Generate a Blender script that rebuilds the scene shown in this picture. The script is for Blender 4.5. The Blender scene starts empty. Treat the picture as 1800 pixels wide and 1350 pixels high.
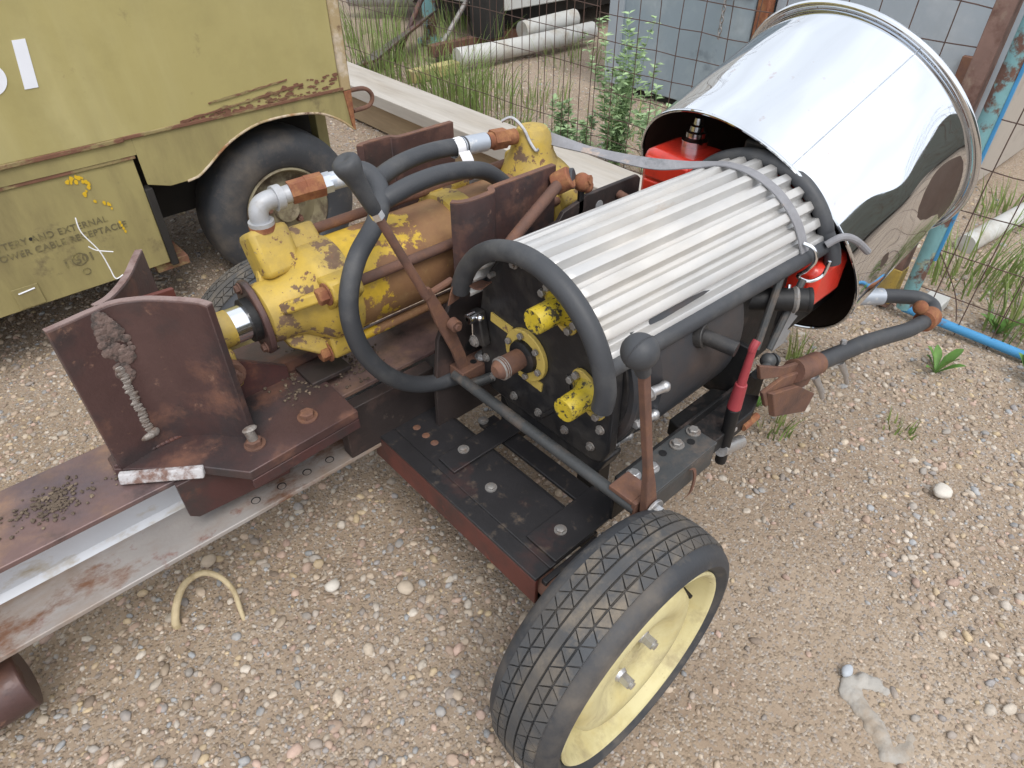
import bpy, bmesh, math, random
import numpy as np
from mathutils import Vector, Matrix, Quaternion
from math import radians, sin, cos, pi

S = bpy.context.scene
COL = S.collection
# ------------------------------------------------------------------ camera, sky, sun, exposure
cam = bpy.data.cameras.new('camera')
cam.sensor_width = 36; cam.lens = 23.2
cam.clip_start = 0.02; cam.clip_end = 400
co = bpy.data.objects.new('camera', cam); COL.objects.link(co)
co.location = (0, 0, 1.46)
co.rotation_euler = (radians(50.3), 0, radians(-42.3))
S.camera = co
S.render.resolution_x = 1024; S.render.resolution_y = 768

SUN_EL, SUN_AZ = radians(58), radians(200)      # high, veiled by cloud
w = bpy.data.worlds.new('World'); S.world = w; w.use_nodes = True
nt = w.node_tree; nt.nodes.clear()
sky = nt.nodes.new('ShaderNodeTexSky'); sky.sky_type = 'NISHITA'; sky.sun_disc = False
sky.sun_elevation = SUN_EL; sky.sun_rotation = SUN_AZ
sky.air_density = 1.0; sky.dust_density = 4.0; sky.ozone_density = 1.0
hs = nt.nodes.new('ShaderNodeHueSaturation'); hs.inputs['Saturation'].default_value = 0.38; hs.inputs['Value'].default_value = 1.0
tc = nt.nodes.new('ShaderNodeTexCoord')
cn = nt.nodes.new('ShaderNodeTexNoise'); cn.inputs['Scale'].default_value = 2.2; cn.inputs['Detail'].default_value = 5
cr = nt.nodes.new('ShaderNodeMapRange'); cr.inputs[1].default_value = .3; cr.inputs[2].default_value = .7; cr.inputs[3].default_value = .85; cr.inputs[4].default_value = 1.2
vm = nt.nodes.new('ShaderNodeVectorMath'); vm.operation = 'SCALE'
bg = nt.nodes.new('ShaderNodeBackground'); bg.inputs['Strength'].default_value = 0.15
wo = nt.nodes.new('ShaderNodeOutputWorld')
nt.links.new(sky.outputs[0], hs.inputs['Color']); nt.links.new(tc.outputs['Generated'], cn.inputs['Vector'])
veil = nt.nodes.new('ShaderNodeMix'); veil.data_type = 'RGBA'; veil.inputs['Factor'].default_value = .7; veil.inputs['B'].default_value = (5.6, 5.85, 6.2, 1)   # bright even cloud
nt.links.new(hs.outputs[0], veil.inputs['A'])
nt.links.new(cn.outputs['Fac'], cr.inputs[0]); nt.links.new(veil.outputs['Result'], vm.inputs[0]); nt.links.new(cr.outputs[0], vm.inputs['Scale'])
nt.links.new(vm.outputs[0], bg.inputs['Color']); nt.links.new(bg.outputs[0], wo.inputs['Surface'])
sl = bpy.data.lights.new('sun', 'SUN'); sl.energy = 1.0; sl.angle = radians(25); sl.color = (1, .96, .9)
so = bpy.data.objects.new('sun', sl); COL.objects.link(so)
sd = Vector((sin(SUN_AZ) * cos(SUN_EL), cos(SUN_AZ) * cos(SUN_EL), sin(SUN_EL)))
so.rotation_euler = sd.to_track_quat('Z', 'Y').to_euler(); so.location = (0, 0, 10)
S.view_settings.view_transform = 'Standard'; S.view_settings.look = 'None'
S.view_settings.exposure = 0.65; S.view_settings.gamma = 1; S.view_settings.use_curve_mapping = False

rnd = random.Random(7)
# ------------------------------------------------------------------ materials
def lay(name, base, rough=.6, metal=0., layers=(), var=.12, vscale=3., bump=.0, bscale=60., spec=.5, coat=0., stretch=None, bdetail=4):
    """base colour, then patches: (colour, roughness, metallic, noise scale, threshold, softness[, stretch])"""
    m = bpy.data.materials.new(name); m.use_nodes = True
    t = m.node_tree; N = t.nodes; L = t.links
    b = N['Principled BSDF']; b.inputs['Specular IOR Level'].default_value = spec
    if coat: b.inputs['Coat Weight'].default_value = coat; b.inputs['Coat Roughness'].default_value = .15
    tcn = N.new('ShaderNodeTexCoord'); src = tcn.outputs['Object']
    def mapped(st, off):
        mp = N.new('ShaderNodeMapping'); mp.inputs['Scale'].default_value = st or (1, 1, 1); mp.inputs['Location'].default_value = off
        L.new(src, mp.inputs['Vector']); return mp.outputs[0]
    vn = N.new('ShaderNodeTexNoise'); vn.inputs['Scale'].default_value = vscale; vn.inputs['Detail'].default_value = 6; vn.inputs['Roughness'].default_value = .65
    L.new(mapped(stretch, (0, 0, 0)), vn.inputs['Vector'])
    mr = N.new('ShaderNodeMapRange'); mr.inputs[1].default_value = .25; mr.inputs[2].default_value = .75
    mr.inputs[3].default_value = 1 - var; mr.inputs[4].default_value = 1 + var
    L.new(vn.outputs['Fac'], mr.inputs[0])
    col = N.new('ShaderNodeVectorMath'); col.operation = 'SCALE'; col.inputs[0].default_value = base[:3]
    L.new(mr.outputs[0], col.inputs['Scale']); c = col.outputs[0]
    r = None; mt = None
    rv = N.new('ShaderNodeValue'); rv.outputs[0].default_value = rough; r = rv.outputs[0]
    mv = N.new('ShaderNodeValue'); mv.outputs[0].default_value = metal; mt = mv.outputs[0]
    hsum = None
    for i, ly in enumerate(layers):
        lc, lr, lm, sc, th, sf = ly[:6]; st = ly[6] if len(ly) > 6 else None
        n = N.new('ShaderNodeTexNoise'); n.inputs['Scale'].default_value = sc; n.inputs['Detail'].default_value = 8; n.inputs['Roughness'].default_value = .68
        L.new(mapped(st, (3.1 * i + 1.7, 5.3 * i, 2.9 * i)), n.inputs['Vector'])
        f = N.new('ShaderNodeMapRange'); f.inputs[1].default_value = th - sf; f.inputs[2].default_value = th + sf
        nf = n.outputs['Fac']
        if len(ly) > 7:      # paint that survived towards one end: (x where it is worn, x where it is whole, gain)
            xa, xb, gain = ly[7]; sx = N.new('ShaderNodeSeparateXYZ'); L.new(src, sx.inputs[0])
            gr = N.new('ShaderNodeMapRange'); gr.inputs[1].default_value = xa; gr.inputs[2].default_value = xb; gr.inputs[3].default_value = 0; gr.inputs[4].default_value = gain
            L.new(sx.outputs['X'], gr.inputs[0]); ad_ = N.new('ShaderNodeMath'); ad_.operation = 'ADD'; L.new(nf, ad_.inputs[0]); L.new(gr.outputs[0], ad_.inputs[1]); nf = ad_.outputs[0]
        L.new(nf, f.inputs[0]); fo = f.outputs[0]
        n2 = N.new('ShaderNodeTexNoise'); n2.inputs['Scale'].default_value = sc * 6; n2.inputs['Detail'].default_value = 4
        L.new(mapped(st, (1, 2, 3)), n2.inputs['Vector'])
        m2 = N.new('ShaderNodeMapRange'); m2.inputs[3].default_value = .65; m2.inputs[4].default_value = 1.35
        L.new(n2.outputs['Fac'], m2.inputs[0])
        lcv = N.new('ShaderNodeVectorMath'); lcv.operation = 'SCALE'; lcv.inputs[0].default_value = lc[:3]; L.new(m2.outputs[0], lcv.inputs['Scale'])
        mx = N.new('ShaderNodeMix'); mx.data_type = 'RGBA'
        L.new(fo, mx.inputs['Factor']); L.new(c, mx.inputs['A']); L.new(lcv.outputs[0], mx.inputs['B']); c = mx.outputs['Result']
        for k, val in ((0, lr), (1, lm)):
            q = N.new('ShaderNodeMix'); q.data_type = 'FLOAT'
            L.new(fo, q.inputs['Factor']); L.new((r, mt)[k], q.inputs['A']); q.inputs['B'].default_value = val
            if k == 0: r = q.outputs['Result']
            else: mt = q.outputs['Result']
        hsum = fo
    L.new(c, b.inputs['Base Color']); L.new(r, b.inputs['Roughness']); L.new(mt, b.inputs['Metallic'])
    if bump:
        bn = N.new('ShaderNodeTexNoise'); bn.inputs['Scale'].default_value = bscale; bn.inputs['Detail'].default_value = bdetail
        L.new(mapped(stretch, (0, 0, 0)), bn.inputs['Vector'])
        bp = N.new('ShaderNodeBump'); bp.inputs['Strength'].default_value = 1; bp.inputs['Distance'].default_value = bump
        h = bn.outputs['Fac']
        L.new(h, bp.inputs['Height']); L.new(bp.outputs[0], b.inputs['Normal'])
    return m

RUST = (.14, .062, .04); RDARK = (.055, .034, .03); ORUST = (.25, .10, .035)
M = {}
M['plate'] = lay('rusted_mill_plate', (.088, .05, .047), .40, .2, [((.05, .045, .047), .42, .3, 5, .56, .10), ((.16, .075, .05), .8, 0, 7, .60, .08), ((.23, .13, .09), .85, 0, 26, .68, .05)], .22, 9, .0006, 140)
M['plate_edge'] = lay('worn_plate_edge', (.26, .19, .18), .6, .2, [((.13, .07, .06), .8, 0, 18, .55, .1)], .2, 12, .0005, 160)
M['rust'] = lay('brown_rust', (.14, .070, .050), .8, 0, [((.185, .090, .052), .9, 0, 30, .55, .12), ((.095, .055, .044), .75, .1, 9, .58, .12)], .16, 30, .0008, 220)
M['orange_rust'] = lay('orange_rust', (.20, .072, .036), .85, 0, [((.30, .14, .06), .9, 0, 30, .55, .1)], .25, 25, .0008, 250)
M['beam'] = lay('stained_beam_steel', (.37, .345, .33), .5, .2, [((.25, .185, .14), .75, 0, 5, .50, .09, (.5, 1, 1)), ((.17, .085, .05), .85, 0, 9, .60, .05, (.6, 1, 1)), ((.20, .10, .08), .8, 0, 14, .64, .05)], .15, 6, .0005, 120)
M['beam_web'] = lay('pale_grey_painted_web', (.58, .60, .64), .45, .1, [((.40, .33, .22), .7, 0, 7, .58, .06, (.5, 1, 1)), ((.17, .07, .035), .85, 0, 9, .66, .03, (.6, 1, 1))], .08, 4, .0004, 100)
M['beam_top'] = lay('oily_rusted_beam_top', (.17, .11, .105), .42, .25, [((.27, .165, .10), .75, 0, 5, .55, .1), ((.045, .036, .036), .35, 0, 7, .60, .08), ((.12, .095, .11), .4, .3, 4, .58, .1)], .2, 8, .0008, 90)
M['yellow'] = lay('chipped_yellow_paint', (.47, .325, .055), .5, 0, [((.27, .20, .075), .75, 0, 6, .52, .12), ((.15, .095, .06), .85, 0, 15, .59, .014), ((.17, .09, .05), .85, 0, 38, .62, .012), ((.20, .16, .12), .8, 0, 45, .66, .012)], .15, 6, .0009, 90)
M['barrel'] = lay('rusty_cylinder_barrel', (.27, .15, .065), .62, .1, [((.19, .088, .05), .8, 0, 4, .53, .12), ((.56, .37, .035), .5, 0, 8, .66, .012, None, (.76, .56, .20)), ((.56, .37, .035), .5, 0, 7, .66, .012, None, (.95, 1.12, .2)), ((.28, .17, .08), .8, 0, 22, .63, .06)], .2, 8, .0005, 140)
M['stub_yellow'] = lay('scratched_yellow_stub', (.52, .39, .025), .5, 0, [((.30, .23, .04), .6, 0, 14, .55, .08), ((.06, .05, .025), .7, 0, 34, .585, .02), ((.03, .028, .022), .6, 0, 95, .575, .02)], .12, 10, .0005, 200)
M['pale_yellow'] = lay('masked_yellow_edge', (.50, .37, .09), .7, 0, [((.20, .12, .07), .8, 0, 60, .62, .03)], .12, 10)
M['black'] = lay('black_enamel', (.016, .016, .018), .38, 0, [((.045, .04, .036), .7, 0, 12, .58, .12), ((.09, .075, .06), .85, 0, 60, .72, .04)], .3, 10, .0006, 70)
M['black_tank'] = lay('black_tank_paint', (.033, .036, .042), .42, 0, [((.055, .042, .038), .6, 0, 5, .56, .1), ((.16, .13, .10), .8, 0, 70, .74, .03)], .2, 7, .0004, 90)
M['black_frame'] = lay('black_frame_paint', (.020, .019, .021), .48, 0, [((.065, .028, .024), .6, 0, 4.5, .66, .08), ((.10, .075, .055), .85, 0, 30, .66, .08)], .3, 8, .0005, 110)
M['red_frame'] = lay('worn_red_oxide_edge', (.12, .035, .027), .6, 0, [((.045, .028, .026), .6, 0, 5, .55, .1), ((.30, .055, .03), .6, 0, 6, .62, .05)], .2, 8, .0005, 110)
M['rail'] = lay('dusty_black_rail', (.055, .058, .06), .5, .1, [((.13, .10, .08), .8, 0, 12, .60, .1)], .2, 9, .0005, 120)
M['rubber'] = lay('hose_rubber', (.040, .043, .049), .55, 0, [((.085, .085, .085), .75, 0, 9, .62, .12)], .15, 6, .0003, 200)
M['tyre'] = lay('dusty_tyre_rubber', (.036, .039, .045), .6, 0, [((.13, .11, .09), .9, 0, 5, .62, .14), ((.10, .09, .08), .9, 0, 26, .64, .08)], .2, 7, .0006, 160)
M['tread'] = lay('tread_rubber', (.052, .056, .062), .7, 0, [((.20, .165, .125), .9, 0, 14, .57, .10), ((.09, .08, .07), .9, 0, 5, .55, .12)], .2, 9, .0006, 200)
M['cream'] = lay('cream_yellow_wheel_paint', (.60, .54, .30), .55, 0, [((.48, .40, .18), .6, 0, 6, .58, .1), ((.36, .30, .18), .85, 0, 11, .63, .10), ((.22, .12, .06), .85, 0, 34, .70, .03)], .08, 5, .0003, 120)
M['zinc'] = lay('zinc_plated_steel', (.52, .52, .53), .38, .85, [((.33, .31, .29), .6, .5, 40, .58, .1)], .12, 25, .0003, 200)
M['dull_zinc'] = lay('dull_bolt_steel', (.30, .29, .28), .55, .6, [((.17, .12, .09), .8, .1, 60, .58, .1)], .15, 25, .0004, 250)
M['galv'] = lay('galvanised_corrugated_sheet', (.56, .56, .56), .46, .65, [((.58, .555, .52), .58, .45, 4, .56, .12, (.35, 1, 1)), ((.42, .33, .25), .8, .1, 7, .70, .06, (.5, 1, 1)), ((.36, .22, .13), .85, 0, 40, .76, .03)], .06, 12, .00012, 160)
M['elbow'] = lay('pale_galvanised_fitting', (.40, .41, .43), .55, .35, [((.33, .32, .31), .6, .2, 30, .6, .1)], .1, 20, .0006, 160)
M['ferrule'] = lay('hose_ferrule_grey', (.42, .46, .52), .45, .4, [((.6, .6, .6), .5, .2, 40, .6, .06)], .1, 20)
M['chrome'] = lay('bright_chrome', (.78, .80, .84), .16, 1., (), .05, 10)
M['red'] = lay('red_enamel', (.62, .036, .02), .30, 0, [((.36, .03, .02), .5, 0, 9, .60, .1)], .1, 8, .0002, 50, coat=.4)
M['red_grip'] = lay('faded_red_grip', (.30, .04, .05), .5, 0, (), .15, 20)
M['dark'] = lay('sooty_black_metal', (.012, .012, .013), .55, .2, [((.05, .035, .03), .8, 0, 14, .62, .08)], .25, 12, .0006, 120)
M['white_tag'] = lay('white_tag', (.75, .75, .77), .6, 0, (), .05, 20)
M['white_weld'] = lay('paint_splashed_bar', (.46, .45, .46), .65, 0, [((.18, .11, .09), .8, 0, 30, .52, .08)], .1, 20, .001, 90)
M['weld'] = lay('weld_bead', (.27, .245, .225), .55, .4, [((.12, .08, .06), .8, 0, 40, .55, .08)], .2, 30, .002, 160)
M['scorch'] = lay('scaly_scorched_weld', (.17, .12, .105), .75, .1, [((.07, .055, .05), .8, 0, 60, .53, .06), ((.30, .25, .22), .7, .2, 80, .66, .04)], .25, 30, .003, 120)
M['olive'] = lay('faded_olive_paint', (.375, .322, .135), .42, 0, [((.43, .38, .19), .45, 0, 2.2, .60, .16, (1.6, 1, .25)), ((.31, .265, .105), .5, 0, 1.6, .60, .12), ((.20, .165, .07), .7, 0, 7, .69, .06)], .05, 3, .0004, 25, coat=.1)
M['olive_low'] = lay('grimy_olive_paint', (.315, .27, .115), .55, 0, [((.19, .155, .07), .7, 0, 3, .56, .14, (1.5, 1, .4)), ((.10, .075, .045), .8, 0, 6, .66, .07), ((.18, .085, .04), .85, 0, 30, .73, .03)], .08, 4, .0005, 40)
M['olive_rust'] = lay('rusting_olive_edge', (.37, .28, .15), .6, 0, [((.30, .14, .06), .85, 0, 8, .56, .06), ((.50, .42, .32), .6, 0, 9, .54, .05), ((.10, .045, .028), .85, 0, 12, .62, .05)], .1, 6, .0008, 120)
M['seam_rust'] = lay('flaking_seam_rust', (.16, .075, .045), .85, 0, [((.25, .20, .09), .6, 0, 14, .54, .04, (.5, 1, 1))], .2, 20, .001, 150)
M['truck_dark'] = lay('underbody_black', (.018, .016, .014), .8, 0, (), .3, 10)
M['paint_white'] = lay('white_stencil_paint', (.74, .76, .82), .5, 0, [((.45, .42, .25), .5, 0, 20, .72, .05)], .05, 10)
M['stencil_black'] = lay('faded_black_stencil', (.135, .115, .06), .6, 0, [((.25, .215, .085), .6, 0, 30, .56, .06)], .15, 20)
M['yellow_drip'] = lay('yellow_paint_drip', (.62, .40, .02), .5, 0, (), .1, 20)
M['wood'] = lay('weathered_pale_plank', (.47, .44, .40), .8, 0, [((.36, .32, .27), .85, 0, 5, .57, .12, (1, .12, 1))], .08, 20, .0008, 70, stretch=(3, .25, 3))
M['timber'] = lay('tan_squared_timber', (.33, .245, .15), .85, 0, [((.20, .14, .085), .9, 0, 6, .57, .12, (1, .15, 1))], .15, 15, .0012, 60, stretch=(3, .3, 3))
M['maroon'] = lay('dark_maroon_plate', (.085, .036, .034), .55, .1, [((.05, .04, .04), .5, .2, 6, .55, .1), ((.15, .06, .04), .8, 0, 12, .62, .06)], .2, 9, .0005, 130)
M['black_plate'] = lay('oil_blackened_plate', (.034, .026, .025), .6, .1, [((.075, .045, .038), .75, 0, 7, .60, .08), ((.11, .085, .065), .9, 0, 30, .68, .06)], .25, 8, .0007, 120)
M['drum_inside'] = lay('dark_brown_drum_inside', (.085, .062, .052), .5, .4, [((.07, .045, .035), .7, .2, 6, .58, .1)], .2, 6)  # dark rusty brown, rougher than the polished shell
M['backdrop_olive'] = lay('added_backdrop_olive', (.12, .125, .10), .6, 0, [((.10, .07, .045), .8, 0, 4, .62, .1)], .15, 2)  # for the added out-of-view box that the drum mirrors
M['rim_grime'] = lay('grimy_rim_paint', (.23, .20, .125), .6, 0, [((.085, .06, .04), .85, 0, 9, .54, .08), ((.30, .26, .18), .6, 0, 12, .62, .06)], .15, 8, .0006, 90)
M['faded_block'] = lay('faded_yellow_timber', (.46, .38, .17), .8, 0, [((.34, .29, .17), .85, 0, 8, .56, .1)], .15, 8)
M['wire'] = lay('rusty_fence_wire', (.10, .062, .05), .8, .2, (), .3, 8)
M['blue_grey'] = lay('blue_grey_cabinet_paint', (.255, .315, .36), .5, 0, [((.33, .38, .41), .6, 0, 3, .58, .12), ((.16, .20, .23), .6, 0, 5, .66, .08)], .08, 4, .0004, 30)
M['grey_box'] = lay('pale_grey_cabinet_paint', (.33, .375, .42), .5, 0, [((.40, .43, .46), .6, 0, 3, .58, .12)], .06, 4)
M['beige'] = lay('beige_cabinet_side', (.40, .365, .325), .6, 0, [((.31, .27, .24), .7, 0, 5, .62, .1)], .06, 3)
M['gate_blue'] = lay('peeling_turquoise_paint', (.17, .34, .36), .55, 0, [((.13, .068, .05), .85, 0, 7, .525, .03), ((.28, .30, .22), .7, 0, 20, .62, .03)], .15, 10, .001, 120)
M['blue'] = lay('bright_blue_paint', (.06, .27, .52), .5, 0, [((.16, .10, .08), .85, 0, 14, .64, .03)], .1, 8)
M['post_rust'] = lay('rusted_fence_post', (.22, .135, .11), .85, 0, [((.30, .25, .18), .7, 0, 6, .60, .08), ((.12, .06, .045), .85, 0, 9, .55, .08)], .2, 8, .001, 120)
M['plastic_white'] = lay('white_plastic_pipe', (.50, .50, .48), .55, 0, [((.36, .32, .26), .8, 0, 6, .60, .1)], .06, 5)
M['dry_root'] = lay('dry_root', (.52, .43, .27), .75, 0, [((.36, .28, .16), .85, 0, 30, .58, .08, (1, 1, 1))], .15, 40, .001, 140)
M['strap'] = lay('grey_ratchet_strap', (.22, .22, .235), .8, 0, [((.42, .32, .25), .85, 0, 9, .62, .04), ((.12, .13, .14), .8, 0, 7, .63, .04)], .15, 40, .0006, 300)
M['concrete'] = lay('pale_broken_concrete', (.37, .35, .32), .85, 0, [((.30, .24, .18), .9, 0, 8, .55, .1)], .12, 12, .004, 60)
M['grass'] = lay('grass_blade', (.19, .27, .08), .6, 0, [((.30, .29, .12), .7, 0, 5, .62, .1)], .3, 30, spec=.3)
M['leaf'] = lay('weed_leaf', (.12, .24, .055), .55, 0, (), .25, 30, spec=.3)
M['sage'] = lay('sage_leaf', (.33, .46, .24), .7, 0, (), .25, 25, spec=.3)
M['straw'] = lay('dry_straw', (.48, .38, .22), .8, 0, (), .2, 30)

# polished drum: mirror sheet with slight dents
def drum_material():
    m = bpy.data.materials.new('polished_stainless'); m.use_nodes = True
    t = m.node_tree; N = t.nodes; L = t.links; b = N['Principled BSDF']
    b.inputs['Metallic'].default_value = 1; b.inputs['Roughness'].default_value = .06
    tcn = N.new('ShaderNodeTexCoord')
    n2 = N.new('ShaderNodeTexNoise'); n2.inputs['Scale'].default_value = 24; n2.inputs['Detail'].default_value = 6
    L.new(tcn.outputs['Object'], n2.inputs['Vector'])
    mr = N.new('ShaderNodeMapRange'); mr.inputs[1].default_value = .66; mr.inputs[2].default_value = .78
    L.new(n2.outputs['Fac'], mr.inputs[0])
    mx = N.new('ShaderNodeMix'); mx.data_type = 'RGBA'; mx.inputs['A'].default_value = (.73, .76, .80, 1); mx.inputs['B'].default_value = (.55, .42, .38, 1)
    L.new(mr.outputs[0], mx.inputs['Factor']); L.new(mx.outputs['Result'], b.inputs['Base Color'])
    r2 = N.new('ShaderNodeMapRange'); r2.inputs[1].default_value = .4; r2.inputs[2].default_value = .8; r2.inputs[3].default_value = .03; r2.inputs[4].default_value = .10
    L.new(n2.outputs['Fac'], r2.inputs[0]); L.new(r2.outputs[0], b.inputs['Roughness'])
    return m
M['drum'] = drum_material()

# ------------------------------------------------------------------ mesh builder
def frame_of(d):
    d = Vector(d).normalized()
    u = d.cross(Vector((0, 0, 1)))
    if u.length < 1e-3: u = d.cross(Vector((0, 1, 0)))
    u.normalize(); return d, u, d.cross(u).normalized()

class MB:
    def __init__(s): s.v = []; s.f = []
    def add(s, vs, fs):
        o = len(s.v); s.v += [tuple(v) for v in vs]; s.f += [tuple(i + o for i in f) for f in fs]; return s
    def box(s, c, size, rot=None):
        hx, hy, hz = [k / 2 for k in size]
        vs = [Vector((x, y, z)) for x in (-hx, hx) for y in (-hy, hy) for z in (-hz, hz)]
        if rot is not None: vs = [rot @ v for v in vs]
        vs = [v + Vector(c) for v in vs]
        return s.add(vs, [(0, 1, 3, 2), (4, 6, 7, 5), (0, 4, 5, 1), (2, 3, 7, 6), (0, 2, 6, 4), (1, 5, 7, 3)])
    def span(s, lo, hi):
        return s.box([(a + b) / 2 for a, b in zip(lo, hi)], [abs(b - a) for a, b in zip(lo, hi)])
    def prism(s, poly, vec):
        """polygon (3-D points) swept along vec"""
        n = len(poly); v = Vector(vec)
        a = [Vector(p) for p in poly]; b = [p + v for p in a]
        return s.add(a + b, [tuple(range(n - 1, -1, -1)), tuple(range(n, 2 * n))] + [(i, (i + 1) % n, n + (i + 1) % n, n + i) for i in range(n)])
    def sheet(s, line, up, th):
        """polyline of plan points swept up by 'up' with thickness th (offset to both sides in the plan)"""
        P = [Vector(p) for p in line]; up = Vector(up); n = len(P); A = []; B = []
        for i in range(n):
            d = (P[min(i + 1, n - 1)] - P[max(i - 1, 0)]).normalized(); o = d.cross(up.normalized()) * th / 2
            A.append(P[i] + o); B.append(P[i] - o)
        vs = A + B + [p + up for p in A] + [p + up for p in B]; fs = []
        for i in range(n - 1):
            fs += [(i, i + 1, 2 * n + i + 1, 2 * n + i), (n + i + 1, n + i, 3 * n + i, 3 * n + i + 1),
                   (2 * n + i, 2 * n + i + 1, 3 * n + i + 1, 3 * n + i), (n + i, n + i + 1, i + 1, i)]
        fs += [(0, 2 * n, 3 * n, n), (n - 1, 2 * n - 1, 4 * n - 1, 3 * n - 1)]
        return s.add(vs, fs)
    def cyl(s, a, b, r, r2=None, seg=20, cap=True):
        a, b = Vector(a), Vector(b); d, u, w_ = frame_of(b - a); r2 = r if r2 is None else r2
        vs = []
        for p, q in ((a, r), (b, r2)):
            vs += [p + q * (cos(2 * pi * i / seg) * u + sin(2 * pi * i / seg) * w_) for i in range(seg)]
        fs = [(i, (i + 1) % seg, seg + (i + 1) % seg, seg + i) for i in range(seg)]
        if cap: fs += [tuple(range(seg - 1, -1, -1)), tuple(range(seg, 2 * seg))]
        return s.add(vs, fs)
    def lathe(s, prof, origin, axis, seg=48, close=False):
        """prof: (radius, distance along axis)"""
        o = Vector(origin); d, u, w_ = frame_of(axis); n = len(prof); vs = []
        for r, h in prof:
            vs += [o + d * h + r * (cos(2 * pi * i / seg) * u + sin(2 * pi * i / seg) * w_) for i in range(seg)]
        fs = []
        for k in range(n if close else n - 1):
            k2 = (k + 1) % n
            fs += [(k * seg + i, k * seg + (i + 1) % seg, k2 * seg + (i + 1) % seg, k2 * seg + i) for i in range(seg)]
        return s.add(vs, fs)
    def disc(s, c, axis, r, seg=24):
        d, u, w_ = frame_of(axis); c = Vector(c)
        return s.add([c + r * (cos(2 * pi * i / seg) * u + sin(2 * pi * i / seg) * w_) for i in range(seg)], [tuple(range(seg))])
    def tube(s, pts, r, seg=10, smooth=6, cap=True, radii=None):
        P = curve(pts, smooth) if smooth else [Vector(p) for p in pts]
        n = len(P); vs = []; t0 = (P[1] - P[0]).normalized(); _, u, _w = frame_of(t0)
        for i in range(n):
            t = (P[min(i + 1, n - 1)] - P[max(i - 1, 0)]).normalized()
            u = (u - t * u.dot(t)).normalized(); w_ = t.cross(u)
            rr = r if radii is None else radii[0] + (radii[1] - radii[0]) * i / (n - 1)
            vs += [P[i] + rr * (cos(2 * pi * k / seg) * u + sin(2 * pi * k / seg) * w_) for k in range(seg)]
        fs = [(i * seg + k, i * seg + (k + 1) % seg, (i + 1) * seg + (k + 1) % seg, (i + 1) * seg + k) for i in range(n - 1) for k in range(seg)]
        if cap: fs += [tuple(range(seg - 1, -1, -1)), tuple(range((n - 1) * seg, n * seg))]
        return s.add(vs, fs)
    def ball(s, c, r, seg=20, rings=12, sc=(1, 1, 1)):
        c = Vector(c); vs = [c + Vector((0, 0, -r * sc[2]))]
        for j in range(1, rings):
            a = -pi / 2 + pi * j / rings
            vs += [c + Vector((r * cos(a) * cos(2 * pi * i / seg) * sc[0], r * cos(a) * sin(2 * pi * i / seg) * sc[1], r * sin(a) * sc[2])) for i in range(seg)]
        vs.append(c + Vector((0, 0, r * sc[2]))); fs = []
        fs += [(0, 1 + (i + 1) % seg, 1 + i) for i in range(seg)]
        for j in range(rings - 2):
            o = 1 + j * seg
            fs += [(o + i, o + (i + 1) % seg, o + seg + (i + 1) % seg, o + seg + i) for i in range(seg)]
        o = 1 + (rings - 2) * seg; e = len(vs) - 1
        fs += [(o + i, o + (i + 1) % seg, e) for i in range(seg)]
        return s.add(vs, fs)
    def hexbolt(s, p, d, r=.011, h=.009, washer=True, stud=0):
        p = Vector(p); d = Vector(d).normalized()
        if washer: s.cyl(p, p + d * .003, r * 1.35, seg=18)
        s.cyl(p + d * .002, p + d * (.002 + h * .85), r, seg=6); s.cyl(p + d * (.002 + h * .85), p + d * (.002 + h), r, r * .82, seg=6)
        if stud: s.cyl(p, p + d * (h + stud), r * .5, seg=12)
        return s
    def build(s, name, mat, parent=None, bevel=0., ang=35, smooth=True, kind=None, label=None):
        me = bpy.data.meshes.new(name); me.from_pydata(s.v, [], s.f); me.update()
        bm = bmesh.new(); bm.from_mesh(me); bmesh.ops.recalc_face_normals(bm, faces=bm.faces); bm.to_mesh(me); bm.free()
        if smooth:
            me.shade_smooth(); me.set_sharp_from_angle(angle=radians(ang))
        me.materials.append(M[mat] if isinstance(mat, str) else mat)
        o = bpy.data.objects.new(name, me); COL.objects.link(o)
        if bevel:
            b = o.modifiers.new('bevel', 'BEVEL'); b.width = bevel; b.segments = 2; b.limit_method = 'ANGLE'; b.angle_limit = radians(40); b.harden_normals = False
        if kind: o['kind'] = kind
        if label: o['label'] = label
        if parent is not None: attach(o, parent)
        else: rebase(o)
        return o

def curve(pts, k=6):
    P = [Vector(p) for p in pts]; n = len(P); out = []
    for i in range(n - 1):
        p0, p1, p2, p3 = P[max(i - 1, 0)], P[i], P[i + 1], P[min(i + 2, n - 1)]
        for j in range(k):
            t = j / k
            out.append(.5 * ((2 * p1) + (-p0 + p2) * t + (2 * p0 - 5 * p1 + 4 * p2 - p3) * t * t + (-p0 + 3 * p1 - 3 * p2 + p3) * t ** 3))
    out.append(P[-1]); return out

def world_of(o):
    m = Matrix.Identity(4)
    while o is not None:
        m = (o.matrix_parent_inverse @ o.matrix_basis if o.parent else o.matrix_basis) @ m; o = o.parent
    return m
def attach(o, parent):
    o.parent = parent; o.matrix_parent_inverse = world_of(parent).inverted()
def rebase(o):
    """put a top-level mesh's origin at the centre of its base"""
    me = o.data; c = np.empty(len(me.vertices) * 3, 'f'); me.vertices.foreach_get('co', c); c = c.reshape(-1, 3)
    b = Vector(((c[:, 0].min() + c[:, 0].max()) / 2, (c[:, 1].min() + c[:, 1].max()) / 2, c[:, 2].min()))
    me.transform(Matrix.Translation(-b)); o.location = o.location + b
def tag(o, label, cat, group=None):
    o['label'] = label; o['category'] = cat
    if group: o['group'] = group
    return o
def empty(name, loc, label, cat, group=None):
    o = bpy.data.objects.new(name, None); COL.objects.link(o); o.location = loc; o.empty_display_size = .1
    return tag(o, label, cat, group)
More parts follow.
